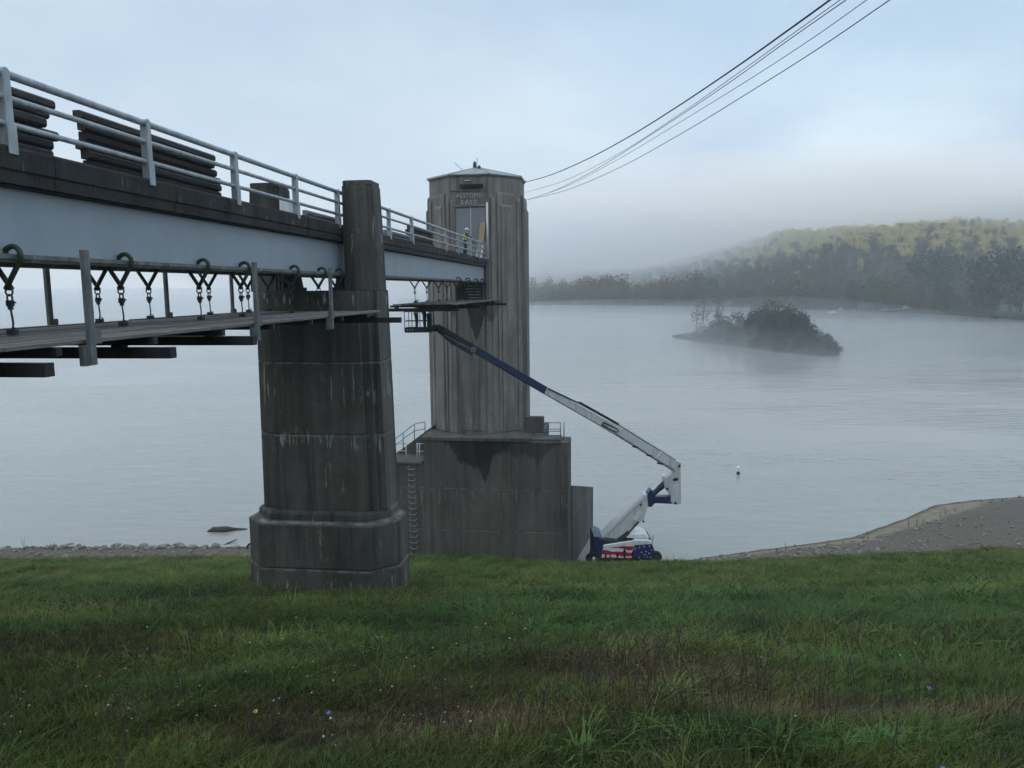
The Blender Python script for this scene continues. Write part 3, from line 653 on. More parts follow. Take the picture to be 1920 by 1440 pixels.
# pale plank leaning on the tower door
a, b = Bp(898, 476, u=51.6), Bp(904.5, 416.5, u=52.2)
solo(MB().beam((a[0], 51.55, 2.05), (b[0]+.03, 52.25, b[2]), .36, .05, up=(0, -1, .2)), 'plank', M['pine'], 'pale plank leaning against the tower door', 'plank', (a[0], 51.6, 2.05))
for x, lab in ((894, 'left'), (902, 'right')):
    p0 = Bp(x, 478, u=50.9)
    solo(MB().beam((p0[0], 50.9, 2.04), (p0[0]+.12, 50.95, 2.95), .13, .05, up=(0, 1, 0)), 'plank', M['white'], f'short white board behind the railing by the tower, {lab} one', 'board', (p0[0], 50.9, 2.04))

# ------------------------------------------------------------------ overhead cables
def cable(label, pts, d0, d1, r):
    # pts: measured points; inverse distance runs evenly along a straight span
    L = np.cumsum([0]+[np.hypot(pts[i+1][0]-pts[i][0], pts[i+1][1]-pts[i][1]) for i in range(len(pts)-1)]); P = []
    for s, p in zip(L/L[-2], pts):
        Y = 1/((1-s)/d0 + s/d1); P.append(Wp(*p, Y=Y))
    # smooth through the measured points
    P = np.array(P); tt = np.arange(len(P)); out = []
    for s in np.linspace(0, len(P)-1, 60):
        i = min(int(s), len(P)-2); f = s-i; p0, p1, p2, p3 = P[max(i-1, 0)], P[i], P[i+1], P[min(i+2, len(P)-1)]
        out.append(.5*((2*p1) + (-p0+p2)*f + (2*p0-5*p1+4*p2-p3)*f*f + (-p0+3*p1-3*p2+p3)*f**3))
    solo(MB().tube(out, r, 6), 'overhead_cable', M['cable'], label, 'cable', tuple(out[0]), 'W', smooth=True)
cable('thickest overhead cable, uppermost where it leaves the tower', [(982, 342), (1030, 329), (1100, 299), (1180, 256), (1270, 200), (1380, 126), (1480, 55), (1556, 0), (1640, -62)], 55, 17, .022)
cable('thin overhead cable just under the thickest one', [(984, 361), (1060, 338), (1160, 288), (1270, 217), (1380, 140), (1480, 68), (1575, 0), (1660, -62)], 55, 17, .009)
cable('thin overhead cable in the middle of the bundle', [(987, 375), (1040, 357), (1120, 316), (1240, 240), (1360, 160), (1480, 74), (1586, 0), (1680, -66)], 55, 17, .011)
cable('thin overhead cable second from the bottom', [(987, 375), (1060, 350), (1160, 298), (1280, 226), (1400, 152), (1520, 74), (1625, 0), (1720, -66)], 55, 17, .009)
cable('lowest overhead cable reaching furthest right at the top', [(987, 375), (1060, 357), (1160, 315), (1280, 249), (1400, 176), (1530, 94), (1668, 0), (1760, -63)], 55, 17, .012)

# ------------------------------------------------------------------ boom lift on the beach
LY = 53.6
gz = float(ground_z(np.array([8.0]), np.array([LY]))[0])
t = thing('boom_lift', 'white and navy articulated boom lift with flag graphics, parked at the water edge', 'boom lift', (8.0, LY, gz), 'W')
def PX(pts, Y=LY): return [(p[0], p[2]) for p in (Wp(x, y, Y=Y) for x, y in pts)]
def plate2(name, pts, y0, y1, mat, par=None, Y=None, bev=.02): return part(MB().side(PX(pts, Y or y0), y0, y1), name, M[mat], par or t, bevel=bev)
ch = plate2('chassis', [(1112, 1040), (1226, 1040), (1228, 1057), (1110, 1057)], LY-.95, LY+.95, 'dgreen')
for i, (x, yy) in enumerate(((1112, LY-1.1), (1224, LY-1.1), (1112, LY+1.1), (1224, LY+1.1))):
    X0 = Wp(x, 1045, Y=LY)[0]; zc = float(ground_z(np.array([X0]), np.array([yy]))[0]) + .42
    ring = lambda r, y: [(X0 + r*cos(k), y, zc + r*sin(k)) for k in np.linspace(0, 2*pi, 21)[:-1]]
    s_ = -1 if yy < LY else 1
    wh = part(MB().loft([ring(.36, yy-.19), ring(.43, yy-.13), ring(.43, yy+.13), ring(.36, yy+.19)]), 'wheel', M['black'], t, smooth=False)
    part(MB().loft([ring(.22, yy+s_*.17), ring(.2, yy+s_*.2), ring(.06, yy+s_*.22)]), 'rim', M['steel'], wh)
plate2('turntable', [(1118, 1011), (1168, 1016), (1222, 1012), (1224, 1041), (1118, 1041)], LY-1.02, LY+1.05, 'dgreen')
plate2('counterweight', [(1113, 1006), (1122, 1006), (1131, 1011), (1131, 1047), (1113, 1047)], LY-1.25, LY+1.25, 'navy', bev=.05)
FY = LY - 1.28
cov = plate2('engine_cover', [(1128, 1046.5), (1129, 1036), (1132, 1023), (1188, 1014.5), (1222, 1014.5), (1227, 1030), (1226, 1046.5)], FY, LY-1.03, 'white', bev=.03)
plate2('cover_top', [(1188, 1021), (1189, 1013.5), (1216, 1013.5), (1222, 1018), (1222, 1020)], FY-.03, LY+.2, 'white')
plate2('hood', [(1175, 1008.8), (1182, 1002), (1208, 1002), (1217, 1007.5), (1216, 1009)], LY-.9, LY+.9, 'white')
def decal(pts, d, mat, name): return part(MB().side(PX(pts, FY), FY-d-.006, FY-d), name, M[mat], cov)
decal([(1129, 1031), (1136, 1031), (1148, 1034.5), (1160, 1034), (1170, 1035), (1187, 1037), (1187, 1042.5), (1178, 1043), (1168, 1043.5), (1160, 1041.5), (1150, 1039.5), (1140, 1040.5), (1129, 1039)], .004, 'red', 'red_stripe')
decal([(1146, 1026), (1156, 1025.5), (1168, 1023.6), (1178, 1024.6), (1188, 1024), (1187, 1031), (1178, 1032), (1170, 1029), (1160, 1027.5), (1150, 1027.3)], .004, 'red', 'red_stripe')
decal([(1130, 1044.8), (1150, 1045), (1170, 1046), (1187, 1045.5), (1187, 1047.4), (1129, 1047.2)], .004, 'red', 'red_stripe')
decal([(1189.5, 1022), (1206, 1021.5), (1222.5, 1020), (1226.5, 1030), (1226, 1047), (1186, 1047), (1187, 1031)], .005, 'blue', 'star_field')
st = MB()
for x, y, r in ((1191, 1029, 1.7), (1199, 1026.5, 1.9), (1207.5, 1024.8, 1.9), (1218, 1023.6, 1.9), (1203, 1035.5, 1.7), (1211, 1033.8, 1.7), (1222, 1031, 1.5), (1217, 1037.5, 1.9), (1209, 1040, 1.5), (1198, 1045, 1.4), (1220, 1045, 1.4), (1187.5, 1039.5, 1.2), (1213, 1044, 1.2)):
    c = Wp(x, y, Y=FY); r *= .0385
    st.side([(c[0] + r*(1 if k % 2 == 0 else .42)*sin(k*pi/5), c[2] + r*(1 if k % 2 == 0 else .42)*cos(k*pi/5)) for k in range(10)], FY-.018, FY-.0115)
o = part(st, 'star_print', M['white'], cov); o['kind'] = 'stuff'
for x, h, wd in ((1135.5, 9.5, 3.2), (1144.3, 8, 2.6), (1157.5, 12, 3.6), (1171, 20, 5.4), (1186, 15, 4.6)):
    b = 1048; pts = [(x-wd*.35, b), (x-wd*.3, b-h*.4), (x-wd*.55, b-h*.42), (x-wd*.5, b-h*.78), (x-wd*.22, b-h*.84), (x-wd*.25, b-h*.97), (x, b-h), (x+wd*.25, b-h*.97), (x+wd*.22, b-h*.84), (x+wd*.5, b-h*.78), (x+wd*.6, b-h*.42), (x+wd*.32, b-h*.4), (x+wd*.36, b)]
    part(MB().side(PX(pts, FY), FY-.019, FY-.012), 'soldier_silhouette', M['black'], cov)
plate2('outrigger_pad', [(1111, 1046), (1116, 1046), (1114.5, 1055), (1112, 1055)], LY-1.45, LY-1.3, 'white')
part(tb([(1223.5, 1020), (1224.5, 1004)], 50, .02) if False else MB().tube([Wp(1223, 1022, Y=LY), Wp(1224.5, 1004, Y=LY)], .022, 6), 'antenna', M['steel'], t)
# lower boom and riser
lb = plate2('lower_boom', [(1121, 1010), (1206.5, 927), (1213.5, 928), (1215, 949), (1206, 978), (1200, 979), (1151, 1014)], LY-.42, LY+.42, 'grey')
part(MB().side(PX([(1118.5, 1009), (1207, 924), (1210, 926.5), (1122, 1011)]), LY-.5, LY+.5), 'boom_flange', M['white'], lb)
pl = PX([(1184, 968), (1197, 953), (1203, 958), (1191, 974)]); part(MB().side(pl, LY-.44, LY-.423), 'access_plate', M['white'], lb)
for x, y in ((1199.5, 943.5), (1204.5, 974)):
    c = Wp(x, y, Y=LY); part(MB().tube([(c[0], LY-.5, c[2]), (c[0], LY-.41, c[2])], .07, 10), 'pivot_pin', M['black'], lb)
part(MB().tube([Wp(1164, 1013, Y=LY-.5), Wp(1180, 999, Y=LY-.5)], .2, 10).tube([Wp(1178, 1000, Y=LY-.5), Wp(1198, 978, Y=LY-.5)], .07, 8), 'lift_cylinder', M['dgreen'], t)
plate2('boom_link', [(1214, 950), (1213, 929), (1219, 919), (1223, 919), (1228, 931), (1228, 944), (1221, 951)], LY-.36, LY+.36, 'navy')
plate2('lower_link', [(1226, 932), (1259, 931), (1261, 945), (1226, 943.5)], LY-.28, LY+.28, 'navy')
part(MB().tube([Wp(1222, 929, Y=LY), Wp(1237, 915, Y=LY)], .20, 8, mi=0), 'upper_link', M['navy'], t)
part(MB().tube([Wp(1236, 916, Y=LY), Wp(1248, 905, Y=LY), Wp(1258, 892, Y=LY), Wp(1264, 885, Y=LY)], [.23, .23, .09, .09], 8), 'upper_cylinder', M['dgreen'], t)
kn = plate2('knuckle', [(1268, 867), (1272, 865), (1276.5, 868), (1277.5, 943), (1273, 946), (1263, 946), (1258, 941), (1258, 930), (1246, 915), (1245, 899), (1252, 894), (1261, 888)], LY-.40, LY+.40, 'grey')
plate2('warning_plate', [(1261, 897.5), (1271.5, 896), (1271.5, 901), (1262, 902)], LY-.42, LY-.402, 'dgreen', kn, bev=0)
plate2('cover_plate', [(1262, 909), (1272, 908), (1272, 924), (1262, 924)], LY-.42, LY-.402, 'white', kn, bev=0)
plate2('cap', [(1244, 894), (1250, 893), (1252, 896.5), (1246, 900)], LY-.44, LY+.3, 'white', kn, bev=0)
for x, y in ((1264, 940), (1271.5, 871), (1249, 913.5)):
    c = Wp(x, y, Y=LY); part(MB().tube([(c[0], LY-.46, c[2]), (c[0], LY-.39, c[2])], .09, 10), 'pivot_pin', M['black'], kn)
# telescopic boom reaching under the bridge
BY = lambda x: np.interp(x, [760, 1270], [43.6, 53.6])
def bp(x, y): return Wp(x, y, Y=BY(x))
def boom(name, a, b, w, h, mat, w2=None, h2=None): return part(MB().beam(bp(*a), bp(*b), w, h, w2=w2, h2=h2), name, M[mat], t, bevel=.02)
b1 = boom('boom_base_section', (1270, 875), (1136, 796), .50, .64, 'grey', h2=.55)
part(MB().beam(bp(1264, 861), bp(1150, 790.5), .58, .05), 'boom_flange', M['white'], b1)
part(MB().beam(bp(1262, 882), bp(1150, 811), .60, .05), 'boom_flange', M['galv'], b1)
part(MB().tube([bp(1240, 844) + np.array([0, -.33, 0]), bp(1229, 857) + np.array([0, -.33, 0])], .03, 6), 'boom_band', M['white'], b1)
for x, y in ((1236, 866), (1216, 851), (1190, 835)): part(MB().beam(bp(x, y)+np.array([-.2, -.3, 0]), bp(x, y)+np.array([.2, -.3, -.1]), .08, .12), 'bracket', M['dgreen'], b1)
boom('boom_mid_section', (1140, 799), (1021, 731), .42, .50, 'grey', h2=.46)
boom('boom_tip_section', (1024, 733), (888, 654), .36, .46, 'navy', h2=.40)
off = np.array([0, -.30, 0])
ct = MB()
cts = np.linspace(0, 1, 30)
for k in cts[:-1]:
    x = 1158 - k*73; y = 797 - k*40.5; p = bp(x, y) + np.array([0, -.22, .10]); ct.beam(p, p + (bp(x-2.0, y-1.1) - bp(x, y)), .20, .15)
o = part(ct, 'cable_track', M['dgreen'], t); o['kind'] = 'stuff'
part(MB().beam(bp(1085, 758)+np.array([0, -.22, .1]), bp(1027, 728)+np.array([0, -.22, .02]), .14, .08), 'hose_tray', M['steel'], t)
lp = [bp(*p) + off for p in ((1128, 795), (1131, 790.5), (1145, 797), (1157, 803.5), (1158, 807), (1154, 809), (1140, 802), (1128, 795))]
part(MB().tube(lp, .045, 6), 'hose_loop', M['black'], t)
for dy in (-.14, .14):
    s_ = np.array([0, dy, 0])
    j = part(MB().beam(bp(890, 652)+s_, bp(820, 611.5)+s_, .10, .24), 'jib_bar', M['dgreen'], t)
    part(MB().beam(bp(886, 663)+s_, bp(846, 641)+s_, .10, .22).beam(bp(847, 641.5)+s_, bp(817, 616)+s_, .09, .17), 'jib_bar', M['dgreen'], t)
part(MB().beam(bp(862, 644), bp(826, 621), .12, .16), 'jib_cylinder', M['galv'], t)
c = bp(888, 655); part(MB().tube([c-np.array([0, .3, 0]), c+np.array([0, .3, 0])], .17, 10), 'jib_pivot', M['galv'], t)
c = bp(817, 615); part(MB().tube([c-np.array([0, .3, 0]), c+np.array([0, .3, 0])], .2, 10), 'jib_pivot', M['dgreen'], t)
# basket
KY = 43.9
bx0, bx1 = Wp(761, 620, Y=KY)[0], Wp(811, 620, Y=KY)[0]; bz = Wp(785, 619.5, Y=KY)[2]
bk = part(MB().box((bx0, KY-.5, bz-.10), (bx1, KY+.5, bz)).box((bx0, KY-.5, bz), (bx0+.02, KY+.5, bz+.18)).box((bx1-.02, KY-.5, bz), (bx1, KY+.5, bz+.18)).box((bx0+.02, KY-.5, bz), (bx1-.02, KY-.48, bz+.18)).box((bx0+.02, KY+.48, bz), (bx1-.02, KY+.5, bz+.18)), 'basket_floor', M['dgreen'], t)
rl = lambda z: [(bx0, KY-.48, z), (bx1, KY-.48, z), (bx1, KY+.48, z), (bx0, KY+.48, z), (bx0, KY-.48, z)]
for z in (bz+.55, bz+1.08): part(MB().tube(rl(z), .022, 6), 'basket_rail', M['steel'], bk)
for x, y in ((bx0, -.48), (bx0+.12, .48), (bx1, -.48), (bx1, .48), ((bx0+bx1)/2, .48), (bx0+.42, -.48), (bx1-.42, -.48)): part(MB().tube([(x, KY+y, bz), (x, KY+y, bz+1.08)], .021, 6), 'basket_post', M['steel'], bk)
part(MB().box((bx1-.26, KY-.47, bz+.02), (bx1-.03, KY+.1, bz+.98)), 'control_box', M['dgreen'], bk, bevel=.02)
for k in (.14, .3, .46): part(MB().tube([(bx0+k, KY-.503, bz+.06), (bx0+k, KY-.512, bz+.06)], .03, 8), 'reflector', M['white'], bk)
part(MB().beam((bx1-.02, KY, bz+.16), bp(818, 614), .2, .22), 'basket_mount', M['dgreen'], bk)

# ------------------------------------------------------------------ people
def person(label, origin, frame, turn, pose, vest=True, extra=None):
    """pose overrides joint places; x right, y forward, z up, metres"""
    J = dict(pelvis=(0, 0, .94), waist=(0, 0, 1.08), chest=(0, .01, 1.28), neckb=(0, 0, 1.46), neck=(0, .01, 1.53), head=(0, .03, 1.63), crown=(0, .02, 1.72), nose=(0, .125, 1.62),
             shl=(-.19, 0, 1.42), ell=(-.25, .02, 1.13), wrl=(-.24, .14, .90), shr=(.19, 0, 1.42), elr=(.25, .02, 1.13), wrr=(.24, .14, .90),
             hil=(-.10, 0, .90), knl=(-.11, .03, .50), anl=(-.11, 0, .09), tol=(-.12, .17, .035), hir=(.10, 0, .90), knr=(.11, .03, .50), anr=(.11, 0, .09), tor=(.12, .17, .035))
    J.update(pose); V = []; Rr = []; E = []; idx = {}; mt = []
    def vtx(n, p, r): idx[n] = len(V); V.append(p); Rr.append(r)
    rad = dict(pelvis=.135, waist=.125, chest=.15, neckb=.075, neck=.055, head=.095, crown=.07, nose=.02, shl=.07, ell=.048, wrl=.03, shr=.07, elr=.048, wrr=.03, hil=.095, knl=.062, anl=.045, tol=.04, hir=.095, knr=.062, anr=.045, tor=.04)
    for n in J: vtx(n, J[n], rad[n])
    def ed(a, b, m): E.append((idx[a], idx[b])); mt.append(m)
    for a, b, m in (('pelvis','waist',0),('waist','chest',0),('chest','neckb',0),('neckb','neck',2),('neck','head',2),('head','crown',3),('head','nose',2),('chest','shl',0),('shl','ell',0),('ell','wrl',0),('chest','shr',0),('shr','elr',0),('elr','wrr',0),
                    ('pelvis','hil',1),('hil','knl',1),('knl','anl',1),('anl','tol',3),('pelvis','hir',1),('hir','knr',1),('knr','anr',1),('anr','tor',3)): ed(a, b, m)
    for s in 'lr':
        wv, el = np.array(J['wr'+s]), np.array(J['el'+s]); d = (wv-el)/np.linalg.norm(wv-el); sx = np.cross(d, (0, 0, 1.0)); sx = sx/(np.linalg.norm(sx)+1e-6); nn = np.cross(sx, d)
        vtx('palm'+s, tuple(wv+d*.07), .03); ed('wr'+s, 'palm'+s, 2)
        for k, (o, L) in enumerate(((-.03, .07), (-.01, .085), (.012, .08), (.032, .06))):
            vtx(f'k{s}{k}', tuple(wv+d*.095+sx*o), .012); vtx(f'm{s}{k}', tuple(wv+d*(.095+L*.55)+sx*o*1.15-nn*.012), .010); vtx(f't{s}{k}', tuple(wv+d*(.095+L*.85)+sx*o*1.15-nn*.035), .009)
            ed('palm'+s, f'k{s}{k}', 2); ed(f'k{s}{k}', f'm{s}{k}', 2); ed(f'm{s}{k}', f't{s}{k}', 2)
        sg = 1 if s == 'l' else -1
        vtx('th0'+s, tuple(wv+d*.05+sx*.04*sg-nn*.01), .013); vtx('th1'+s, tuple(wv+d*.085+sx*.062*sg-nn*.025), .010); ed('wr'+s, 'th0'+s, 2); ed('th0'+s, 'th1'+s, 2)
    me = bpy.data.meshes.new('person'); me.from_pydata(V, E, []); ob = bpy.data.objects.new('person_tmp', me); COL.objects.link(ob)
    sk = ob.modifiers.new('skin', 'SKIN'); sk.use_smooth_shade = True
    for i, sv in enumerate(me.skin_vertices[0].data): sv.radius = (Rr[i]*(1.14 if Rr[i] > .04 and i != idx['head'] else 1), Rr[i]*(1.1 if Rr[i] > .04 and i != idx['head'] else 1)*(.8 if 'chest' in idx and i in (idx['chest'], idx['waist'], idx['pelvis']) else 1)); sv.use_root = (i == idx['pelvis'])
    ob.modifiers.new('sub', 'SUBSURF').levels = 1; ob.modifiers['sub'].render_levels = 1
    bpy.context.view_layer.update()
    m2 = bpy.data.meshes.new_from_object(ob.evaluated_get(bpy.context.evaluated_depsgraph_get())); bpy.data.objects.remove(ob)
    m2.materials.clear()
    for k in ('denim', 'denim', 'skin', 'hair'): m2.materials.append(M[k])
    A = np.array([V[a] for a, b in E]); B2 = np.array([V[b] for a, b in E]); dd = B2-A; l2 = (dd**2).sum(1)
    for p in m2.polygons:
        c = np.array(p.center); tt = np.clip(((c-A)*dd).sum(1)/l2, 0, 1); dist = np.linalg.norm(A+dd*tt[:, None]-c, axis=1)
        p.material_index = mt[int(np.argmin(dist))]; p.use_smooth = True
    o = bpy.data.objects.new('person', m2); COL.objects.link(o); o.location = W3(frame, origin); o.rotation_euler = (0, 0, turn)
    ORG[o] = (0, 0, 0); tag(o, label, 'person')
    hd = np.array(J['head']); ax = np.array(J['crown'])-hd; ax = ax/np.linalg.norm(ax)
    hm = MB().tube([hd+ax*.045, hd+ax*.09, hd+ax*.135, hd+ax*.165], [.128, .122, .09, .03], 12); hm.tube([hd+ax*.038+np.array([0, .03, 0]), hd+ax*.05+np.array([0, .03, 0])], [.145, .14], 12)
    part(hm, 'helmet', M['hat'], o, smooth=True)
    f = np.array(J['nose'])-hd; f = f/np.linalg.norm(f); sd_ = np.cross(f, ax); sd_ = sd_/np.linalg.norm(sd_)
    for s in (-1, 1): part(MB().ico(hd+f*.092+sd_*.034*s+ax*.018, .012), 'eye', M['black'], o); part(MB().ico(hd+sd_*.1*s-f*.01, (.014, .022, .03)), 'ear', M['skin'], o)
    part(MB().tube([hd+f*.094-ax*.045-sd_*.022, hd+f*.1-ax*.048, hd+f*.094-ax*.045+sd_*.022], .007, 5), 'mouth', M['hair'], o)
    if vest:
        P = [np.array(J[k], float) for k in ('pelvis', 'waist', 'chest', 'neckb')]; rr = []
        for k, (p, a, b) in enumerate(((P[0]*.6+P[1]*.4, .165, .14), (P[1], .165, .14), (P[2], .19, .155), (P[2]*.35+P[3]*.65, .175, .125), (P[3]*1.0, .10, .09))):
            rr.append([(p[0]+a*cos(th), p[1]+b*sin(th), p[2]) for th in np.linspace(0, 2*pi, 15)[:-1]])
        part(MB().loft(rr), 'hi_vis_vest', M['hivis'], o, smooth=True)
    return o
pz = bz
px_, _, _ = Wp(781, 600, Y=KY); person('worker in the aerial basket in hi-vis vest, white helmet showing above the planks', (px_, KY-.1, pz), 'W', radians(-70),
       dict(elr=(.26, .12, 1.22), wrr=(.2, .34, 1.30), ell=(-.27, .06, 1.15), wrl=(-.18, .28, 1.05)))
px_, _, _ = Wp(796, 600, Y=KY); person('worker in dark clothes stooping at the basket controls', (px_, KY+.18, pz), 'W', radians(80),
       dict(waist=(0, .06, 1.05), chest=(0, .16, 1.20), neckb=(0, .27, 1.31), neck=(0, .31, 1.36), head=(0, .37, 1.43), crown=(0, .39, 1.52), nose=(0, .46, 1.40),
            shl=(-.19, .22, 1.29), shr=(.19, .22, 1.29), ell=(-.26, .36, 1.08), wrl=(-.18, .52, 1.0), elr=(.26, .36, 1.08), wrr=(.18, .52, 1.0)), vest=False)
p_ = Bp(871, 452, u=47.6)
person('worker in yellow hi-vis vest on the bridge deck in front of the tower door', (p_[0], 47.6, 2.03), 'B', -YAW + radians(-75),
       dict(waist=(0, .03, 1.07), chest=(0, .07, 1.27), neckb=(0, .1, 1.44), neck=(0, .12, 1.5), head=(0, .15, 1.59), crown=(0, .15, 1.68), nose=(0, .245, 1.57), shl=(-.19, .1, 1.40), shr=(.19, .1, 1.40),
            ell=(-.24, .22, 1.16), wrl=(-.2, .45, 1.12), elr=(.24, .22, 1.16), wrr=(.2, .47, 1.16), knl=(-.12, .1, .5), anl=(-.12, .02, .09), tol=(-.13, .19, .035), anr=(.12, -.14, .09), tor=(.13, .03, .035)))

# ------------------------------------------------------------------ things on and by the water
c = Wp(1384, 889, z=-20.5); rr = lambda r, z: [(c[0]+r*cos(k), c[1]+r*sin(k), z) for k in np.linspace(0, 2*pi, 13)[:-1]]
t = thing('marker_buoy', 'white marker buoy with a dark foot floating beyond the boom lift', 'buoy', (c[0], c[1], -20.5), 'W')
part(MB().loft([rr(.17, -20.8), rr(.19, -20.45), rr(.17, -20.2)]), 'foot', M['steel'], t); part(MB().loft([rr(.15, -20.198), rr(.13, -19.9), rr(.2, -19.86), rr(.22, -19.72), rr(.05, -19.6)]), 'float', M['white'], t)
def logs(label, pts, r, cat='driftwood'):
    P = [Wp(x, y, z=-20.5) + np.array([0, 0, dz]) for x, y, dz in pts]
    solo(MB().tube(P, r, 7), 'driftwood', M['log'], label, cat, tuple(P[0]), 'W', smooth=True)
logs('dark flat driftwood raft off the left bank by the pier', [(389, 997, -.05), (400, 996, .08), (425, 996, .1), (440, 994, .06), (464, 992.5, .02)], [.12, .3, .34, .16, .05])
logs('thin stick lying in the shallows by the pier', [(414, 1023, -.05), (430, 1018.5, .05), (445, 1013.5, .12)], [.03, .06, .03], 'stick')
c = Wp(471, 1027, z=-20.35); rg = [(c[0]+.28*cos(k), c[1]-.1+.1*sin(k), c[2]+.28*sin(k)+.05) for k in np.linspace(0, 2*pi, 17)]
solo(MB().tube(rg, .085, 8), 'tyre', M['black'], 'old tyre half sunk at the shoreline beside the pier', 'tyre', (c[0], c[1], c[2]), 'W', smooth=True)
q = np.random.default_rng(5); stones = []
for k in range(46):
    x = q.uniform(10, 475) if k < 30 else q.uniform(235, 385); X0 = Wp(x, 1024, z=-20.4)[0]; Y0 = float(Yw(X0)) - .25 + q.normal()*.35
    z0 = float(ground_z(np.array([X0]), np.array([Y0]))[0]); r = q.uniform(.14, .34)
    o = solo(MB().ico((X0, Y0, z0+r*.25), (r*1.25, r, r*.62), seed=k, jit=.22, n=7, m=5), 'shore_stone', M['stone'], 'grey stone among the row of stones on the left shoreline', 'stone', (X0, Y0, z0), 'W', group='stones along the left shoreline')
for k in range(26):
    x = q.uniform(1340, 1800); y0 = np.interp(x, [1340, 1500, 1650, 1800], [1046, 1030, 990, 975]) + q.uniform(-6, 22)
    qq = ray(x, y0); kk = -19/qq[2]; X0, Y0 = qq[0]*kk, qq[1]*kk; z0 = float(ground_z(np.array([X0]), np.array([Y0]))[0]); r = q.uniform(.09, .22)
    solo(MB().ico((X0, Y0, z0+r*.2), (r*1.3, r, r*.6), seed=k+90, jit=.25, n=6, m=4), 'beach_stone', M['stone'], 'pale stone scattered on the gravel beach at right', 'stone', (X0, Y0, z0), 'W', group='stones on the right beach')
for k, (x, yb_, h) in enumerate([(1473, 1042, 20), (1456, 1042, 12), (1626, 1020, 22), (1703, 996, 24), (1718, 994, 18), (1730, 990, 14), (1762, 975, 16), (1773, 968, 14), (1580, 1026, 10), (1860, 938, 8), (1880, 937, 10), (45, 1022, 32), (98, 1024, 24), (150, 1025, 16), (1790, 966, 12), (1550, 1030, 12), (1840, 938, 8)]):
    qq = ray(x, yb_); kk = -20.0/qq[2]; P0 = qq*kk; z0 = float(ground_z(P0[:1], P0[1:2])[0]); hm = h*P0[1]/F_PX*1.0; mb = MB()
    for j in range(5):
        a = q.normal(size=2)*hm*.12; mb.tube([(P0[0]+a[0]*.2, P0[1]+a[1]*.2, z0-.05), (P0[0]+a[0]*.7, P0[1]+a[1]*.6, z0+hm*.6), (P0[0]+a[0], P0[1]+a[1], z0+hm*(1-.12*j))], [.008, .006, .003], 4)
    solo(mb, 'dry_weed', M['log'], 'thin dry weed stalk standing on the bare shoreline', 'weed', (P0[0], P0[1], z0), 'W', group='weed stalks along the shore')

# ------------------------------------------------------------------ vegetation: materials
def leafmat(name, stops, instancer=True, trans=.25):
    g = G(name); oi = g.new('ShaderNodeObjectInfo').outputs['Random']
    n = g.noise((.35, .35, .35), 3)
    f = g.math('ADD', g.math('MULTIPLY', oi, .75), g.math('MULTIPLY', n, .35))
    c = g.ramp(f, stops)
    d = g.new('ShaderNodeBsdfDiffuse', {'Color': c}); tr = g.new('ShaderNodeBsdfTranslucent', {'Color': c}); m = g.new('ShaderNodeMixShader', {0: trans, 1: d.outputs[0], 2: tr.outputs[0]})
    g.set(g.o.inputs['Surface'], m.outputs[0]); return g.m
LEAFSTOPS = [(.05, (.045, .065, .03)), (.3, (.06, .085, .034)), (.5, (.085, .095, .04)), (.7, (.11, .085, .05)), (.88, (.10, .10, .05)), (1.0, (.13, .085, .045))]
M['leaf'] = leafmat('mixed_foliage', LEAFSTOPS)
M['leafy'] = leafmat('sunlit_yellow_foliage', [(.1, (.30, .31, .10)), (.4, (.52, .48, .16)), (.7, (.62, .53, .19)), (1.0, (.52, .41, .19))])  # sunlight on the ridge trees is put into this pale yellow
M['leafd'] = leafmat('dark_foliage', [(0, (.02, .032, .018)), (1, (.035, .05, .026))])
M['leafg'] = leafmat('green_shrub_foliage', [(0, (.04, .08, .028)), (1, (.06, .10, .035))])
M['leafb'] = leafmat('brown_shrub_foliage', [(0, (.05, .045, .03)), (1, (.075, .062, .04))])
M['leafo'] = leafmat('russet_autumn_foliage', [(0, (.15, .085, .04)), (.6, (.13, .095, .045)), (1, (.10, .09, .045))])
M['bark'] = plain('bark', (.10, .09, .08), .95, 0, .3, 1.)

def crown_np(seed, shape, n=620, leaf=.05):
    q = np.random.default_rng(seed); lob = []
    if shape == 'round': spec = [(0, 0, .62, .30)] + [(.22*cos(a), .22*sin(a), z, r) for a, z, r in zip(q.uniform(0, 6.28, 9), q.uniform(.36, .82, 9), q.uniform(.12, .20, 9))]
    elif shape == 'tall': spec = [(.05*q.normal(), .05*q.normal(), z, .20 - .11*abs(z-.5)) for z in np.linspace(.26, .88, 7)] + [(.15*cos(a), .15*sin(a), z, .10) for a, z in zip(q.uniform(0, 6.28, 6), q.uniform(.3, .75, 6))]
    elif shape == 'cone': spec = [(0, 0, z, .24*(1.02-z)) for z in np.linspace(.14, .95, 9)]
    else: spec = [(.38*cos(a)*r, .38*sin(a)*r, z, rr) for a, r, z, rr in zip(q.uniform(0, 6.28, 9), q.uniform(.1, 1, 9), q.uniform(.18, .55, 9), q.uniform(.16, .28, 9))]
    vol = np.array([s[3]**2 for s in spec]); vol /= vol.sum(); V = []; Fc = []
    pick = q.choice(len(spec), n, p=vol)
    for i in range(n):
        x, y, z, r = spec[pick[i]]; d = q.normal(size=3); d /= np.linalg.norm(d); rr = r*(.45 + .6*q.random())
        c = np.array([x, y, z]) + d*rr*np.array([1, 1, .85]); a = q.normal(size=3); a /= np.linalg.norm(a); b = np.cross(a, d + .6*q.normal(size=3)); b /= np.linalg.norm(b)+1e-6
        s = leaf*q.uniform(.5, 1.25); k = len(V)
        V += [c - a*s*.6 - b*s*.15, c - b*s*.5*q.uniform(.5, 1), c + a*s*.6 + b*s*.1, c + b*s*.55*q.uniform(.5, 1)]; Fc.append((k, k+1, k+2, k+3))
    return V, Fc, spec
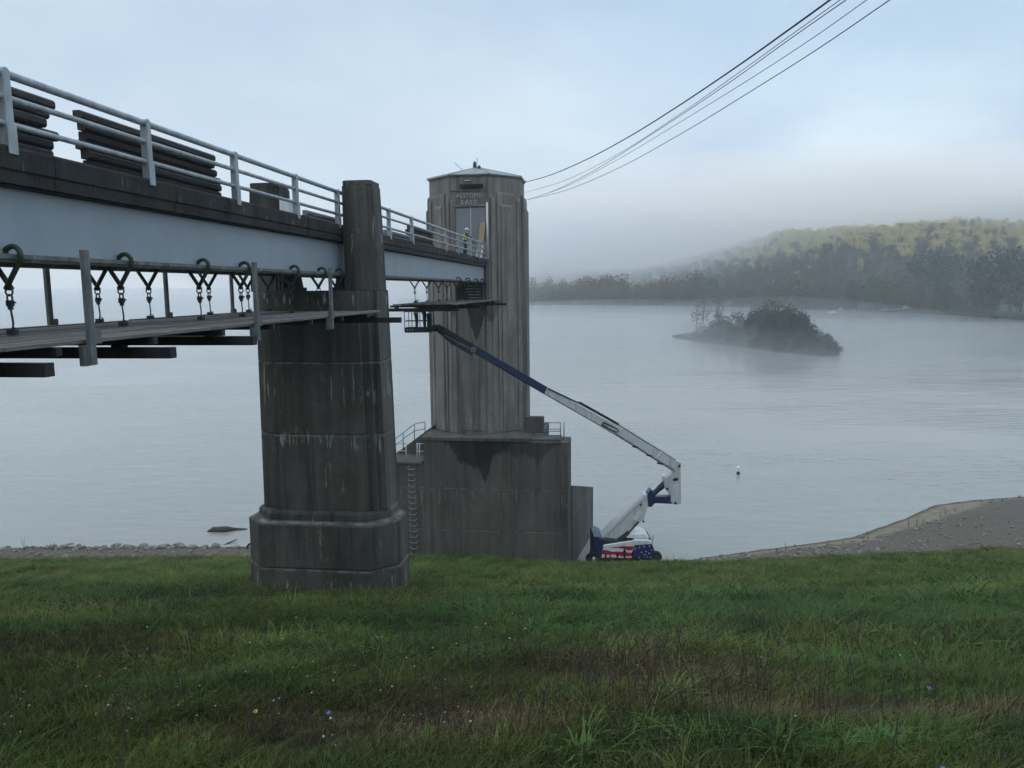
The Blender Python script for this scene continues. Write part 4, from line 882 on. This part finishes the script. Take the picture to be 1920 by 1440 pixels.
def trunk_mb(spec, seed, bare=False):
    q = np.random.default_rng(seed+50); mb = MB(); mb.tube([(0, 0, -.04), (.006, 0, .18), (-.008, .005, .42), (0, 0, .72)], [.022, .016, .011, .004], 6)
    for s in spec[:8]: z0 = q.uniform(.15, .42); mb.tube([(0, 0, z0), (s[0]*.5, s[1]*.5, (z0+s[2])/2+.02), (s[0], s[1], s[2])], [.009, .006, .002], 4)
    return mb
TREES = []
def me_from(V, Fc, name, mat, parts=None):
    me = bpy.data.meshes.new(name); me.from_pydata([tuple(v) for v in V], [], Fc); me.materials.append(mat); me.update(); return me
for k, shp in enumerate(('round', 'round', 'round', 'tall', 'tall', 'cone')):
    V, Fc, spec = crown_np(20+k, shp); tm = trunk_mb(spec, k)
    TREES.append(((V, Fc), tm, spec))
V, Fc, spec = crown_np(77, 'tall', 150, .05); TREES.append(((V, Fc), trunk_mb(spec, 9), spec))
BUSH = [crown_np(60+k, 'bush', 900, .062) for k in range(3)]
_mesh = {}
def crown_mesh(k, mat):
    if (k, mat) not in _mesh: _mesh[(k, mat)] = me_from(*TREES[k][0], 'crown', M[mat])
    return _mesh[(k, mat)]
def trunk_mesh(k):
    if ('t', k) not in _mesh: mb = TREES[k][1]; _mesh[('t', k)] = me_from(mb.v, mb.f, 'trunk', M['bark'])
    return _mesh[('t', k)]
def bush_mesh(k, mat):
    if ('b', k, mat) not in _mesh: _mesh[('b', k, mat)] = me_from(BUSH[k][0], BUSH[k][1], 'shrub', M[mat])
    return _mesh[('b', k, mat)]
def tree(k, mat, loc, h, wide, label, group=None, name='tree'):
    t = bpy.data.objects.new(name, None); COL.objects.link(t); t.location = loc; t.rotation_euler = (0, 0, random.uniform(0, 6.28)); t.scale = (h*wide, h*wide, h); tag(t, label, 'tree', group)
    for nm, me in (('crown', crown_mesh(k, mat)), ('trunk', trunk_mesh(k))):
        o = bpy.data.objects.new(nm, me); COL.objects.link(o); o.parent = t
    return t
def fz(x, y): return float(far_z(np.array([x]), np.array([y]))[0])
def at_px(px, Y): p = Wp(px, 560, Y=Y); return p[0], p[1]
def tree_px(px, Y, pyt, k, mat, label, wide=1.0, group=None):
    X, Y = at_px(px, Y); z = fz(X, Y) - .3; top = Wp(px, pyt, Y=Y)[2]; return tree(k, mat, (X, Y, z), max(6, top - z), wide, label, group)
# named trees across the lake
tree_px(1735, 505, 455, 0, 'leafd', 'big dark broad tree beside the far lawn, tallest at right', 1.05)
tree_px(1772, 512, 468, 1, 'leafd', 'dark tree leaning out from behind the big tree by the lawn', .9)
tree_px(1130, 655, 508, 1, 'leafo', 'russet autumn tree on the far shore right of the tower', .95)
tree_px(1100, 670, 511, 0, 'leafo', 'olive brown tree left of the russet tree on the far shore', .9)
tree_px(1022, 715, 519, 2, 'leaf', 'leftmost round tree of the far shore, beside the tower edge', 1.0)
tree_px(1052, 700, 524, 0, 'leaf', 'low tree second from the tower on the far shore', .9)
tree_px(1162, 640, 512, 3, 'leafo', 'narrow brown tree right of the russet far shore tree', 1.1)
tree_px(1895, 425, 448, 0, 'leafd', 'dark tree at the right edge of the far shore', 1.0)
tree_px(1855, 432, 462, 1, 'leafd', 'dark tree second from the right edge on the far shore', 1.0)
tree_px(1650, 492, 505, 2, 'leaf', 'grey green tree left of the big dark tree by the lawn', .95)
tree_px(1915, 445, 446, 2, 'leafd', 'dark tree cut by the right edge of the photo', 1.0)
def belt(x, Y, row):
    px = 960 + F_PX*x/Y
    where = next(n for lim, n in ((1000, 'hidden behind the tower'), (1110, 'between the tower and the russet tree'), (1240, 'just right of the russet tree'), (1330, 'left of the island'), (1430, 'behind the left half of the island'), (1520, 'behind the right half of the island'), (1620, 'near the white hut'), (1720, 'left of the big dark tree'), (1800, 'beside the far lawn'), (9999, 'right of the far lawn')) if px < lim)
    r_ = 'front row' if row == 0 else 'back row'
    return f'hazy far shore tree, {r_}, {where}', f'far shore trees, {r_}, {where}'
q = np.random.default_rng(11); n_ = 0
for X in np.arange(-15, 520, 6.2):
    for row in range(2):
        x = X + q.uniform(-2.5, 2.5); Y = float(Ys(x)) + 14 + row*16 + q.uniform(-5, 6)
        if lawn_m(np.array([x]), np.array([Y]))[()] > .02 or (255 < x < 345 and row == 0 and q.random() < .8) or (200 < x < 262 and row == 0 and q.random() < .55): continue
        h = q.uniform(21, 31) if x < 150 else q.uniform(15, 26)
        tree(int(q.integers(0, 5)), 'leafo' if x < 150 and q.random() < .4 else 'leaf', (x, Y, fz(x, Y)-.3), h, q.uniform(.9, 1.2), *belt(x, Y, row))
def bush(px, py, h, w_, mat, label, group, zb=None, Y=None):
    if Y is None: p = Wp(px, py, z=zb); X, Y, z = p
    else: X, Y = at_px(px, Y); z = fz(X, Y)
    o = bpy.data.objects.new('shrub', bush_mesh(int(q.integers(0, 3)), mat)); COL.objects.link(o); o.location = (X, Y, z-.2); o.rotation_euler = (0, 0, q.uniform(0, 6.28)); o.scale = (w_, w_, h); return tag(o, label, 'shrub', group)
# island growth
ic = IS.mean(0); ni = 0
while ni < 110:
    k = q.uniform(0, 12); i = int(k) % 12; edge = IS[i] + (IS[(i+1) % 12] - IS[i])*(k % 1); f = sqrt(q.uniform(.0, 1.0))*.97; P0 = ic + (edge - ic)*f
    hh = (2.9 + 4.6*exp(-((P0[0]-92)/14)**2 - ((P0[1]-262)/40)**2))*(1.15 - .55*f**3)*q.uniform(.6, 1.35)*np.clip((P0[0]-66)/12, .35, 1); zz = -20.4 + 1.6*(1-f**2)
    o = bpy.data.objects.new('shrub', bush_mesh(int(q.integers(0, 3)), ('leafb', 'leafb', 'leafd', 'leafb')[ni % 4])); COL.objects.link(o); o.location = (*P0, zz - .3); o.rotation_euler = (0, 0, q.uniform(0, 6.28)); wv = q.uniform(5, 8.5); o.scale = (wv, wv, hh*1.7)
    tag(o, 'dull shrub in the thicket on the island, ' + ('at its waterline' if f > .8 else 'inside the mound'), 'shrub', 'shrubs on the island ' + ('waterline' if f > .8 else 'mound')); ni += 1
for x, y, pyt, k, m, wd, lab in ((1446, 640, 553, 0, 'leafg', .95, 'rounded green tree standing tallest on the island'), (1474, 645, 566, 1, 'leafg', .9, 'green tree right of the tallest tree on the island'), (1418, 636, 569, 2, 'leafd', 1.0, 'dark tree left of the tallest tree on the island'), (1382, 632, 578, 0, 'leafd', 1.1, 'low dark round tree in the middle of the island'), (1352, 626, 583, 1, 'leafd', 1.1, 'low dark tree left of the island middle'), (1505, 650, 598, 2, 'leafb', 1.2, 'brownish round tree near the right end of the island')):
    p = Wp(x, y, z=-19.6); top = Wp(x, pyt, Y=p[1])[2]; tree(k, m, tuple(p), top-p[2], wd, lab)
for x, y, pyt, lab in ((1306, 618, 563, 'spindly bare-stemmed tree at the left tip of the island'), (1318, 619, 556, 'second spindly tree on the island left tip'), (1345, 614, 548, 'taller thin tree behind the island left tip')):
    p = Wp(x, y, z=-18.8); top = Wp(x, pyt, Y=p[1])[2]; tree(6, 'leafb', tuple(p), top-p[2], 1.0, lab)
for k in range(26):
    x = q.uniform(1180, 1910); bush(x, 0, q.uniform(3, 6), q.uniform(5, 9), ('leafb', 'leafd', 'leafb', 'leafg')[k % 4], 'low shrub at the foot of the far bank', 'shrubs along the far bank', Y=float(np.interp(x, [1180, 1300, 1500, 1910], [615, 582, 476, 408])) + q.uniform(1, 8))
# small pale things among the far trees
def far_hut(px, Y, w_, h, lab, cat, name, sx=.0):
    X, Y = at_px(px, Y); z = fz(X, Y); t = thing(name, lab, cat, (X, Y, z), 'W')
    part(MB().box((X-w_/2, Y-1.6, z), (X+w_/2, Y+1.6, z+h*.6)), 'wall', M['grey'], t)
    part(MB().side([(X-w_*.6, z+h*.601), (X+w_*.6, z+h*.601), (X, z+h)], Y-2, Y+2), 'roof', M['white'], t)
far_hut(1578, 498, 3.6, 3.4, 'small white roofed hut among the far trees', 'hut', 'hut'); far_hut(1690, 492, 2.4, 2.2, 'low white kiosk by the wall left of the big dark tree', 'kiosk', 'kiosk')
far_hut(1700, 494, 2.0, 2.8, 'narrow white kiosk against the big dark tree', 'kiosk', 'kiosk')
for px, Y, lab in ((1600, 497, 'white van parked right of the far hut'), (1560, 490, 'pale van parked left of the far hut'), (1004, 724, 'white van on the far shore beside the tower edge'), (1040, 716, 'white van under the far trees, right of the one by the tower')):
    X, Y = at_px(px, Y); z = fz(X, Y) + .1; t = thing('parked_van', lab, 'van', (X, Y, z), 'W')
    part(MB().side([(X-2.2, z+.35), (X+2.2, z+.35), (X+2.2, z+2.0), (X-1.3, z+2.0), (X-1.9, z+1.2), (X-2.2, z+1.1)], Y-.9, Y+.9), 'body', M['white'], t, bevel=.08)
    for a in (-1.4, 1.4): part(MB().tube([(X+a, Y-.95, z+.35), (X+a, Y+.95, z+.35)], .36, 10), 'wheel', M['black'], t)
    part(MB().side([(X-1.75, z+1.25), (X-.6, z+1.25), (X-.6, z+1.8), (X-1.3, z+1.8)], Y-.92, Y-.9), 'window', M['dark'], t)
a_, b_ = at_px(1655, 492), at_px(1706, 492)
solo(MB().box((a_[0], 492, fz(*a_)-.5), (b_[0], 492.5, fz(*a_)+1.0)), 'retaining_wall', M['grey'], 'long low pale wall across the lake under the kiosks', 'wall', (a_[0], 492, fz(*a_)), 'W')

# ------------------------------------------------------------------ scattering of what nobody could count
def scatter(name, pts, rot, scl, idx, sources, mats_attr=None, attrs={}):
    me = bpy.data.meshes.new(name); me.from_pydata(pts.tolist(), [], [])
    def at(n, ty, data):
        a = me.attributes.new(n, ty, 'POINT'); a.data.foreach_set('vector' if ty == 'FLOAT_VECTOR' else 'value', np.asarray(data, np.float32 if ty != 'INT' else np.int32).ravel())
    at('rot', 'FLOAT_VECTOR', rot); at('scl', 'FLOAT_VECTOR', scl); at('idx', 'INT', idx)
    for n, d in attrs.items(): at(n, 'FLOAT', d)
    o = bpy.data.objects.new(name, me); COL.objects.link(o); o['kind'] = 'stuff'
    cl = bpy.data.collections.new(name + '_sources')
    for i, m in enumerate(sources):
        s = bpy.data.objects.new(f'{name}_source.{i:03d}', m); cl.objects.link(s)
    ng = bpy.data.node_groups.new(name, 'GeometryNodeTree'); ng.interface.new_socket('Geometry', in_out='INPUT', socket_type='NodeSocketGeometry'); ng.interface.new_socket('Geometry', in_out='OUTPUT', socket_type='NodeSocketGeometry')
    gi, go = ng.nodes.new('NodeGroupInput'), ng.nodes.new('NodeGroupOutput'); ci = ng.nodes.new('GeometryNodeCollectionInfo'); ip_ = ng.nodes.new('GeometryNodeInstanceOnPoints')
    ci.inputs['Collection'].default_value = cl; ci.inputs['Separate Children'].default_value = True; ci.inputs['Reset Children'].default_value = True; ip_.inputs['Pick Instance'].default_value = True
    ng.links.new(gi.outputs[0], ip_.inputs['Points']); ng.links.new(ci.outputs[0], ip_.inputs['Instance'])
    for n, ty, so in (('rot', 'FLOAT_VECTOR', 'Rotation'), ('scl', 'FLOAT_VECTOR', 'Scale'), ('idx', 'INT', 'Instance Index')):
        na = ng.nodes.new('GeometryNodeInputNamedAttribute'); na.data_type = ty; na.inputs['Name'].default_value = n; ng.links.new([x for x in na.outputs if x.enabled and x.name == 'Attribute'][0], ip_.inputs[so])
    ng.links.new(ip_.outputs[0], go.inputs[0]); md = o.modifiers.new('scatter', 'NODES'); md.node_group = ng; return o
# forest on the far hills
q = np.random.default_rng(3); n = 17000
X = q.uniform(-60, 1350, n); Y = q.uniform(400, 1330, n); d = Y - Ys(X)
keep = (d > 34) & (lawn_m(X, Y) < .03) & (np.abs(X/Y) < .78); X, Y, d = X[keep], Y[keep], d[keep]
Z = far_z(X, Y) - .4; k = Z > -19; X, Y, Z, d = X[k], Y[k], Z[k], d[k]; n = len(X)
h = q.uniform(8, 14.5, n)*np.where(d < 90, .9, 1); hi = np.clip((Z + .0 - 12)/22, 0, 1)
idx = q.integers(0, 5, n) + 5*(q.random(n) < .03 + .85*hi)  # sunlit colour goes mostly to trees high on the ridge
def joined(k, mat):
    (V, Fc), mb, sp = TREES[k]; off = len(V); me = bpy.data.meshes.new('forest_tree'); me.from_pydata([tuple(v) for v in V] + mb.v, [], Fc + [tuple(i+off for i in f) for f in mb.f])
    me.materials.append(M[mat]); me.materials.append(M['bark']); me.polygons.foreach_set('material_index', [0]*len(Fc) + [1]*len(mb.f)); me.update(); return me
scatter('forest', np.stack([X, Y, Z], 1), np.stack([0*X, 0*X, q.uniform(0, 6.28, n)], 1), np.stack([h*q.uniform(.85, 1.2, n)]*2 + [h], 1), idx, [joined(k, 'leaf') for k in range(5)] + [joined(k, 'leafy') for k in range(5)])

# grass
g = G('grass_blades'); tn = g.new('ShaderNodeAttribute', attribute_name='tone', attribute_type='INSTANCER').outputs['Fac']; vl = g.new('ShaderNodeAttribute', attribute_name='val', attribute_type='INSTANCER').outputs['Fac']
bt = g.new('ShaderNodeAttribute', attribute_name='tip').outputs['Fac']; br = g.new('ShaderNodeAttribute', attribute_name='blade').outputs['Fac']
f = g.math('ADD', tn, g.math('MULTIPLY', g.math('SUBTRACT', br, .5), .34))
c = g.ramp(f, [(.0, (.032, .096, .020)), (.22, (.072, .136, .022)), (.42, (.140, .156, .028)), (.60, (.142, .116, .036)), (.80, (.145, .092, .042)), (1.0, (.23, .165, .09))])
c = g.mix(g.math('MULTIPLY', bt, .35), c, (.17, .19, .085)); c = g.mix(1.0, c, g.ramp(vl, [(0, .2), (1, 1.75)]), 'MULTIPLY')
d_ = g.new('ShaderNodeBsdfDiffuse', {'Color': c}); tr = g.new('ShaderNodeBsdfTranslucent', {'Color': c}); m_ = g.new('ShaderNodeMixShader', {0: .3, 1: d_.outputs[0], 2: tr.outputs[0]})
gl = g.new('ShaderNodeBsdfGlossy', {'Color': (.9, .95, 1, 1), 'Roughness': .45}); m2 = g.new('ShaderNodeMixShader', {0: .012, 1: m_.outputs[0], 2: gl.outputs[0]})
g.set(g.o.inputs['Surface'], m2.outputs[0]); M['grass'] = g.m
def tuft(seed, nb, rad, hmin, hmax, wd, lean):
    q = np.random.default_rng(seed); V = []; Fc = []; tip = []; bl = []
    wind = np.array([.55, -.25])
    for _ in range(nb):
        a, r = q.uniform(0, 6.28), rad*sqrt(q.random()); b0 = np.array([r*cos(a), r*sin(a), -.03]); h = q.uniform(hmin, hmax); dirn = np.array([cos(a), sin(a)])*.5 + q.normal(size=2)*.45 + wind*.6
        ln = h*lean*q.uniform(.3, 1.3); sd_ = np.array([-dirn[1], dirn[0], 0])/(np.linalg.norm(dirn)+1e-6); w0 = wd*q.uniform(.6, 1.3); k = len(V); rb = q.random()
        for j, s in enumerate((0, .38, .72, 1.0)):
            p = b0 + np.array([dirn[0]*ln*s*s, dirn[1]*ln*s*s, h*(s - .33*lean*s*s*s)]); ww = w0*(1, .85, .55, .05)[j]
            V += [p - sd_*ww/2, p + sd_*ww/2]; tip += [s, s]; bl += [rb, rb]
        Fc += [(k, k+1, k+3, k+2), (k+2, k+3, k+5, k+4), (k+4, k+5, k+7, k+6)]
    me = me_from(V, Fc, 'grass_tuft', M['grass'])
    for nm, dt in (('tip', tip), ('blade', bl)): me.attributes.new(nm, 'FLOAT', 'POINT').data.foreach_set('value', np.array(dt, np.float32))
    return me
SRC = [tuft(k, 22, .12, .12, .30, .0075, .75) for k in range(5)] + [tuft(10+k, 26, .24, .18, .40, .015, 1.25) for k in range(4)] + [tuft(20+k, 28, .36, .20, .46, .024, 1.3) for k in range(4)] + [tuft(30+k, 16, .07, .22, .42, .015, 1.1) for k in range(3)]
q = np.random.default_rng(17); PP = []; II = []; SS = []
for y0, y1, den, ids, s0 in ((2.2, 9, 170, (0, 5), 1.0), (9, 17, 60, (0, 9), 1.05), (17, 31, 20, (5, 13), 1.1), (31, 60, 9, (9, 13), 1.15)):
    xm = .76*y1 + 5; n = int((y1-y0)*2*xm*den); X = q.uniform(-xm, xm, n); Y = q.uniform(y0, y1, n); k = np.abs(X) < .74*Y + 4.5; X, Y = X[k], Y[k]
    e_ = Yb(X) + .5*wob(X, Y, 1.5) + .9*wob(X*.6, Y, .9) - Y; k = e_ > q.uniform(-.6, 1.2, len(X)); X, Y = X[k], Y[k]
    # keep clear of the concrete
    bv = X*R_V[0] + Y*R_V[1]; bu = X*D_V[0] + Y*D_V[1]; rg = .22 + .22*wob(X*1.3, Y*1.3, 2.2) + .12*q.normal(size=len(X)); k = ~((bv > -11.8-rg) & (bv < -6.6+rg*1.3) & (bu > 22.62-rg) & (bu < 25.3+rg)) & ~((bv > -17.1) & (bv < -2.5) & (bu > 50.7-rg)); X, Y = X[k], Y[k]
    PP.append(np.stack([X, Y], 1)); II.append(q.integers(*ids, len(X))); SS.append(np.full(len(X), s0))
PP = np.concatenate(PP); II = np.concatenate(II); SS = np.concatenate(SS)
for px, py, k in ((1225, 1345, 5), (1255, 1330, 4), (760, 1415, 6), (840, 1410, 6), (1240, 1400, 6), (1290, 1420, 6), (1600, 1420, 6), (1450, 1430, 5), (1420, 1290, 4), (330, 1420, 6), (1680, 1430, 6), (1060, 1425, 5)):
    r_ = ray(px, py); kk = -1.7/(r_[2] + .336*r_[1]); p = r_*kk; c = q.normal(size=(k, 2))*np.array([.22, .15]) + p[:2]; PP = np.concatenate([PP, c]); II = np.concatenate([II, q.integers(13, 16, k)]); SS = np.concatenate([SS, np.full(k, 1.0)])
X, Y = PP.T; Z = ground_z(X, Y); n = len(X); tone = np.clip(tone_at(X, Y) + q.normal(size=n)*.07, 0, 1)
dead = tone > .62; mat_ = np.clip(.88 + .75*wob(X+5, Y, 1.7) + .3*wob(X-3, Y+8, 4.1), .4, 1.75)
s = SS*q.uniform(.75, 1.25, n)*mat_*np.where(dead, .8, 1.0)
val = np.clip(.42 + .26*wob(X, Y+20, .8) + .3*wob(X-7, Y, 3.) + q.normal(size=n)*.2 + np.where(II >= 13, .35, 0), 0, 1)
rz = .9*wob(X*.7, Y*.7, .5)*2.2 + q.normal(size=n)*.55
tone = np.where(II >= 13, np.minimum(tone, .22), tone)
scatter('grass', np.stack([X, Y, Z], 1), np.stack([q.normal(size=n)*.08 - .12, q.normal(size=n)*.1, rz], 1), np.stack([s, s, s*np.where(Y > 17, .62, .74)*np.where(Y > 31, .8, 1)], 1), II, SRC, attrs={'tone': tone, 'val': val})
# dead stalks and small white flower heads in the near sward
def stalk(seed):
    q = np.random.default_rng(seed); mb = MB(); a = q.normal(size=2)*.06; mb.tube([(0, 0, -.03), (a[0]*.4, a[1]*.4, .22), (a[0], a[1], .46)], [.0035, .003, .0018], 4)
    for j in range(6):
        z = q.uniform(.18, .46); c = np.array([a[0]*z/.46, a[1]*z/.46, z]); e_ = c + np.array([*q.normal(size=2)*.035, q.uniform(.02, .06)]); mb.tube([c, e_], [.002, .0015], 3); mb.ico(e_, q.uniform(.005, .010), seed=j, jit=.3, n=4, m=3)
    return me_from(mb.v, mb.f, 'dead_stalk', M['stalk'])
M['stalk'] = plain('dead_stalk', (.06, .044, .03), .9, 0, .4, 12)
M['petal'] = plain('white_petals', (.62, .62, .56), .7, 0, .08, 30); M['bpet'] = plain('blue_petals', (.16, .17, .52), .7, 0, .1, 30); M['ypet'] = plain('yellow_petals', (.6, .48, .08), .7, 0, .1, 30); M['stem'] = plain('green_stem', (.05, .075, .03), .8, 0, .2, 12)
PS = []
for (a, b, rx, ry, amt) in PATCH:
    m = int(85*amt*rx*ry*.8); m = min(m, 330); PS.append(np.stack([a + q.normal(size=m)*rx*.75, b + q.normal(size=m)*ry*.8], 1))
m = 320; PS.append(np.stack([q.uniform(-7, 6, m), q.uniform(4, 13, m)], 1)); PS = np.concatenate(PS); PS = PS[(PS[:, 1] > 3.4)]
bv = PS @ R_V[:2]; bu = PS @ D_V[:2]; PS = PS[~((bv > -11.95) & (bv < -6.5) & (bu > 22.4) & (bu < 25.4))]
n = len(PS); s = q.uniform(.55, 1.15, n); scatter('dead_stalks', np.column_stack([PS, ground_z(PS[:, 0], PS[:, 1])]), np.stack([q.normal(size=n)*.15, q.normal(size=n)*.15, q.uniform(0, 6.28, n)], 1), np.stack([s]*3, 1), q.integers(0, 5, n), [stalk(k) for k in range(5)])
def flower_mb(col_r, petals, seed, h=.36):
    q = np.random.default_rng(seed); a = q.normal(size=2)*.03; st_ = MB().tube([(0, 0, -.03), (a[0]*.5, a[1]*.5, h*.5), (a[0], a[1], h)], .0028, 4); hd = MB()
    for k in range(petals):
        th = 2*pi*k/petals; d = np.array([cos(th), sin(th), .25]); e_ = np.array([-sin(th), cos(th), 0]); c = np.array([a[0], a[1], h])
        hd.add([c + d*.15*col_r, c + d*.7*col_r + e_*.22*col_r, c + d*col_r + e_*.1*col_r, c + d*col_r - e_*.1*col_r, c + d*.7*col_r - e_*.22*col_r], [(0, 1, 2, 3, 4)])
    hd.ico((a[0], a[1], h+.002), (.3*col_r,)*3); return st_, hd
def flower_mesh(seed, mat):
    st_, hd = flower_mb(.0095, 7, seed, .30); off = len(st_.v); me = bpy.data.meshes.new('flower'); me.from_pydata(st_.v + hd.v, [], st_.f + [tuple(i+off for i in f) for f in hd.f]); me.materials.append(M['stem']); me.materials.append(M[mat]); me.polygons.foreach_set('material_index', [0]*len(st_.f) + [1]*len(hd.f)); me.update(); return me
FP = []
for px0, px1, py0, py1, m in ((0, 560, 1300, 1430, 26), (560, 1000, 1260, 1430, 34), (0, 640, 1150, 1300, 10), (640, 1000, 1180, 1300, 8), (1000, 1920, 1230, 1430, 7)):
    for _ in range(m):
        r_ = ray(q.uniform(px0, px1), q.uniform(py0, py1)); kk = -1.7/(r_[2] + .336*r_[1]); FP.append((r_*kk)[:2])
FP = np.array(FP); n = len(FP); s = q.uniform(.7, 1.25, n)*np.clip(FP[:, 1]/8, .9, 1.6)
scatter('white_wildflowers', np.column_stack([FP, ground_z(FP[:, 0], FP[:, 1])]), np.stack([q.normal(size=n)*.2+.25, q.normal(size=n)*.2, q.uniform(-.6, .6, n)], 1), np.stack([s]*3, 1), q.integers(0, 3, n), [flower_mesh(k, 'petal') for k in range(3)])
for px, py, mat, r, lab in ((1741, 1422, 'bpet', .026, 'blue wildflower in the grass near the bottom right corner'), (605, 1320, 'bpet', .018, 'small blue wildflower in the dark grass left of centre'), (470, 1318, 'ypet', .018, 'yellow wildflower in the dark grass at lower left'), (1722, 1275, 'bpet', .018, 'tiny blue wildflower in the grass at right')):
    r_ = ray(px, py); kk = -1.36/(r_[2] + .336*r_[1]); p = r_*kk; z = float(ground_z(p[:1], p[1:2])[0]); hh = max(.15, p[2] - z)
    t = thing('wildflower', lab, 'flower', (p[0], p[1], z), 'W'); st_, hd = flower_mb(r, 12, 3, hh)
    for mb, nm, mt in ((st_, 'stem', 'stem'), (hd, 'flower_head', mat)):
        o = finish(mb, nm, M[mt]); o.parent = t
    for c in children(t):
        if c.name.startswith('flower_head'): c.rotation_euler = (.5, 0, 0); c.location = (0, hh*sin(.5)*1.0, hh*(1-cos(.5)))
# shore gravel and stones
def peb(seed): mb = MB().ico((0, 0, .1), (.55, .45, .3), seed=seed, jit=.3, n=5, m=4); return me_from(mb.v, mb.f, 'pebble', M['stone'])
n = 9000; X = q.uniform(-60, 75, n); b0, b1 = Yb(X), Yw(X); Y = b0 - .4 + (b1 - b0 + .7)*q.random(n); wdv = b1 - Y
sandy = ip(X, [-40, 5, 16, 30, 36, 40, 46, 60], [0, 0, 1.2, 2.6, 3.6, 4.5, .3, 0]); k = (wdv > sandy) | (q.random(n) < .04)
bv = X*R_V[0] + Y*R_V[1]; bu = X*D_V[0] + Y*D_V[1]; k &= ~((bv > -17.1) & (bv < -2.4) & (bu > 51)); X, Y = X[k], Y[k]; n = len(X); s = np.clip(q.lognormal(-2.45, .75, n), .03, .55)
scatter('shore_gravel', np.stack([X, Y, ground_z(X, Y)], 1), np.stack([q.normal(size=n)*.3, q.normal(size=n)*.3, q.uniform(0, 6.28, n)], 1), np.stack([s]*3, 1), q.integers(0, 4, n), [peb(k) for k in range(4)])

# ------------------------------------------------------------------ the foggy air
def volume(name, dens, aniso, col=(.97, .98, 1)):
    m = bpy.data.materials.new(name); m.use_nodes = True; n = m.node_tree.nodes; n.remove(n['Principled BSDF']); v = n.new('ShaderNodeVolumePrincipled')
    v.inputs['Density'].default_value = dens; v.inputs['Anisotropy'].default_value = aniso; v.inputs['Color'].default_value = (*col, 1); m.node_tree.links.new(v.outputs[0], n['Material Output'].inputs['Volume']); return m
hz = solo(MB().box((-2400, -1600, -24.5), (2400, 2200, 274)), 'haze', volume('haze_air', HAZE, .55), None, None, (0, 0, 0), 'W', kind='stuff')

def mist(name, c, r, dens, n=3, g=.65):
    for k in range(n):
        f = 1 - .55*k/max(1, n-1)
        solo(MB().ico((0, 0, 0), tuple(x*f for x in r), n=40, m=20), name, volume(name + '_air', dens/n, g, (.99, .99, 1)), None, None, (0, 0, 0), 'W', kind='stuff').location = c
mist('lake_mist', (-60, 430, -20.6), (330, 350, 10.0), .006, 2)
mist('lake_mist', (90, 600, -20.6), (200, 130, 12.0), .005, 2)
mist('lake_mist', (250, 470, -20.6), (190, 60, 6.0), .005, 2)
mist('low_cloud', (20, 840, 34), (400, 200, 62), .010, 3, .2)
mist('low_cloud', (480, 930, 96), (600, 250, 58), .0105, 4, .25)
mist('low_cloud', (585, 780, 66), (170, 240, 46), .016, 4, .3)
mist('lake_mist', (-420, 760, -20.6), (430, 420, 26), .005, 2)
mist('lake_mist', (94, 285, -20.6), (75, 95, 17), .0032, 2)
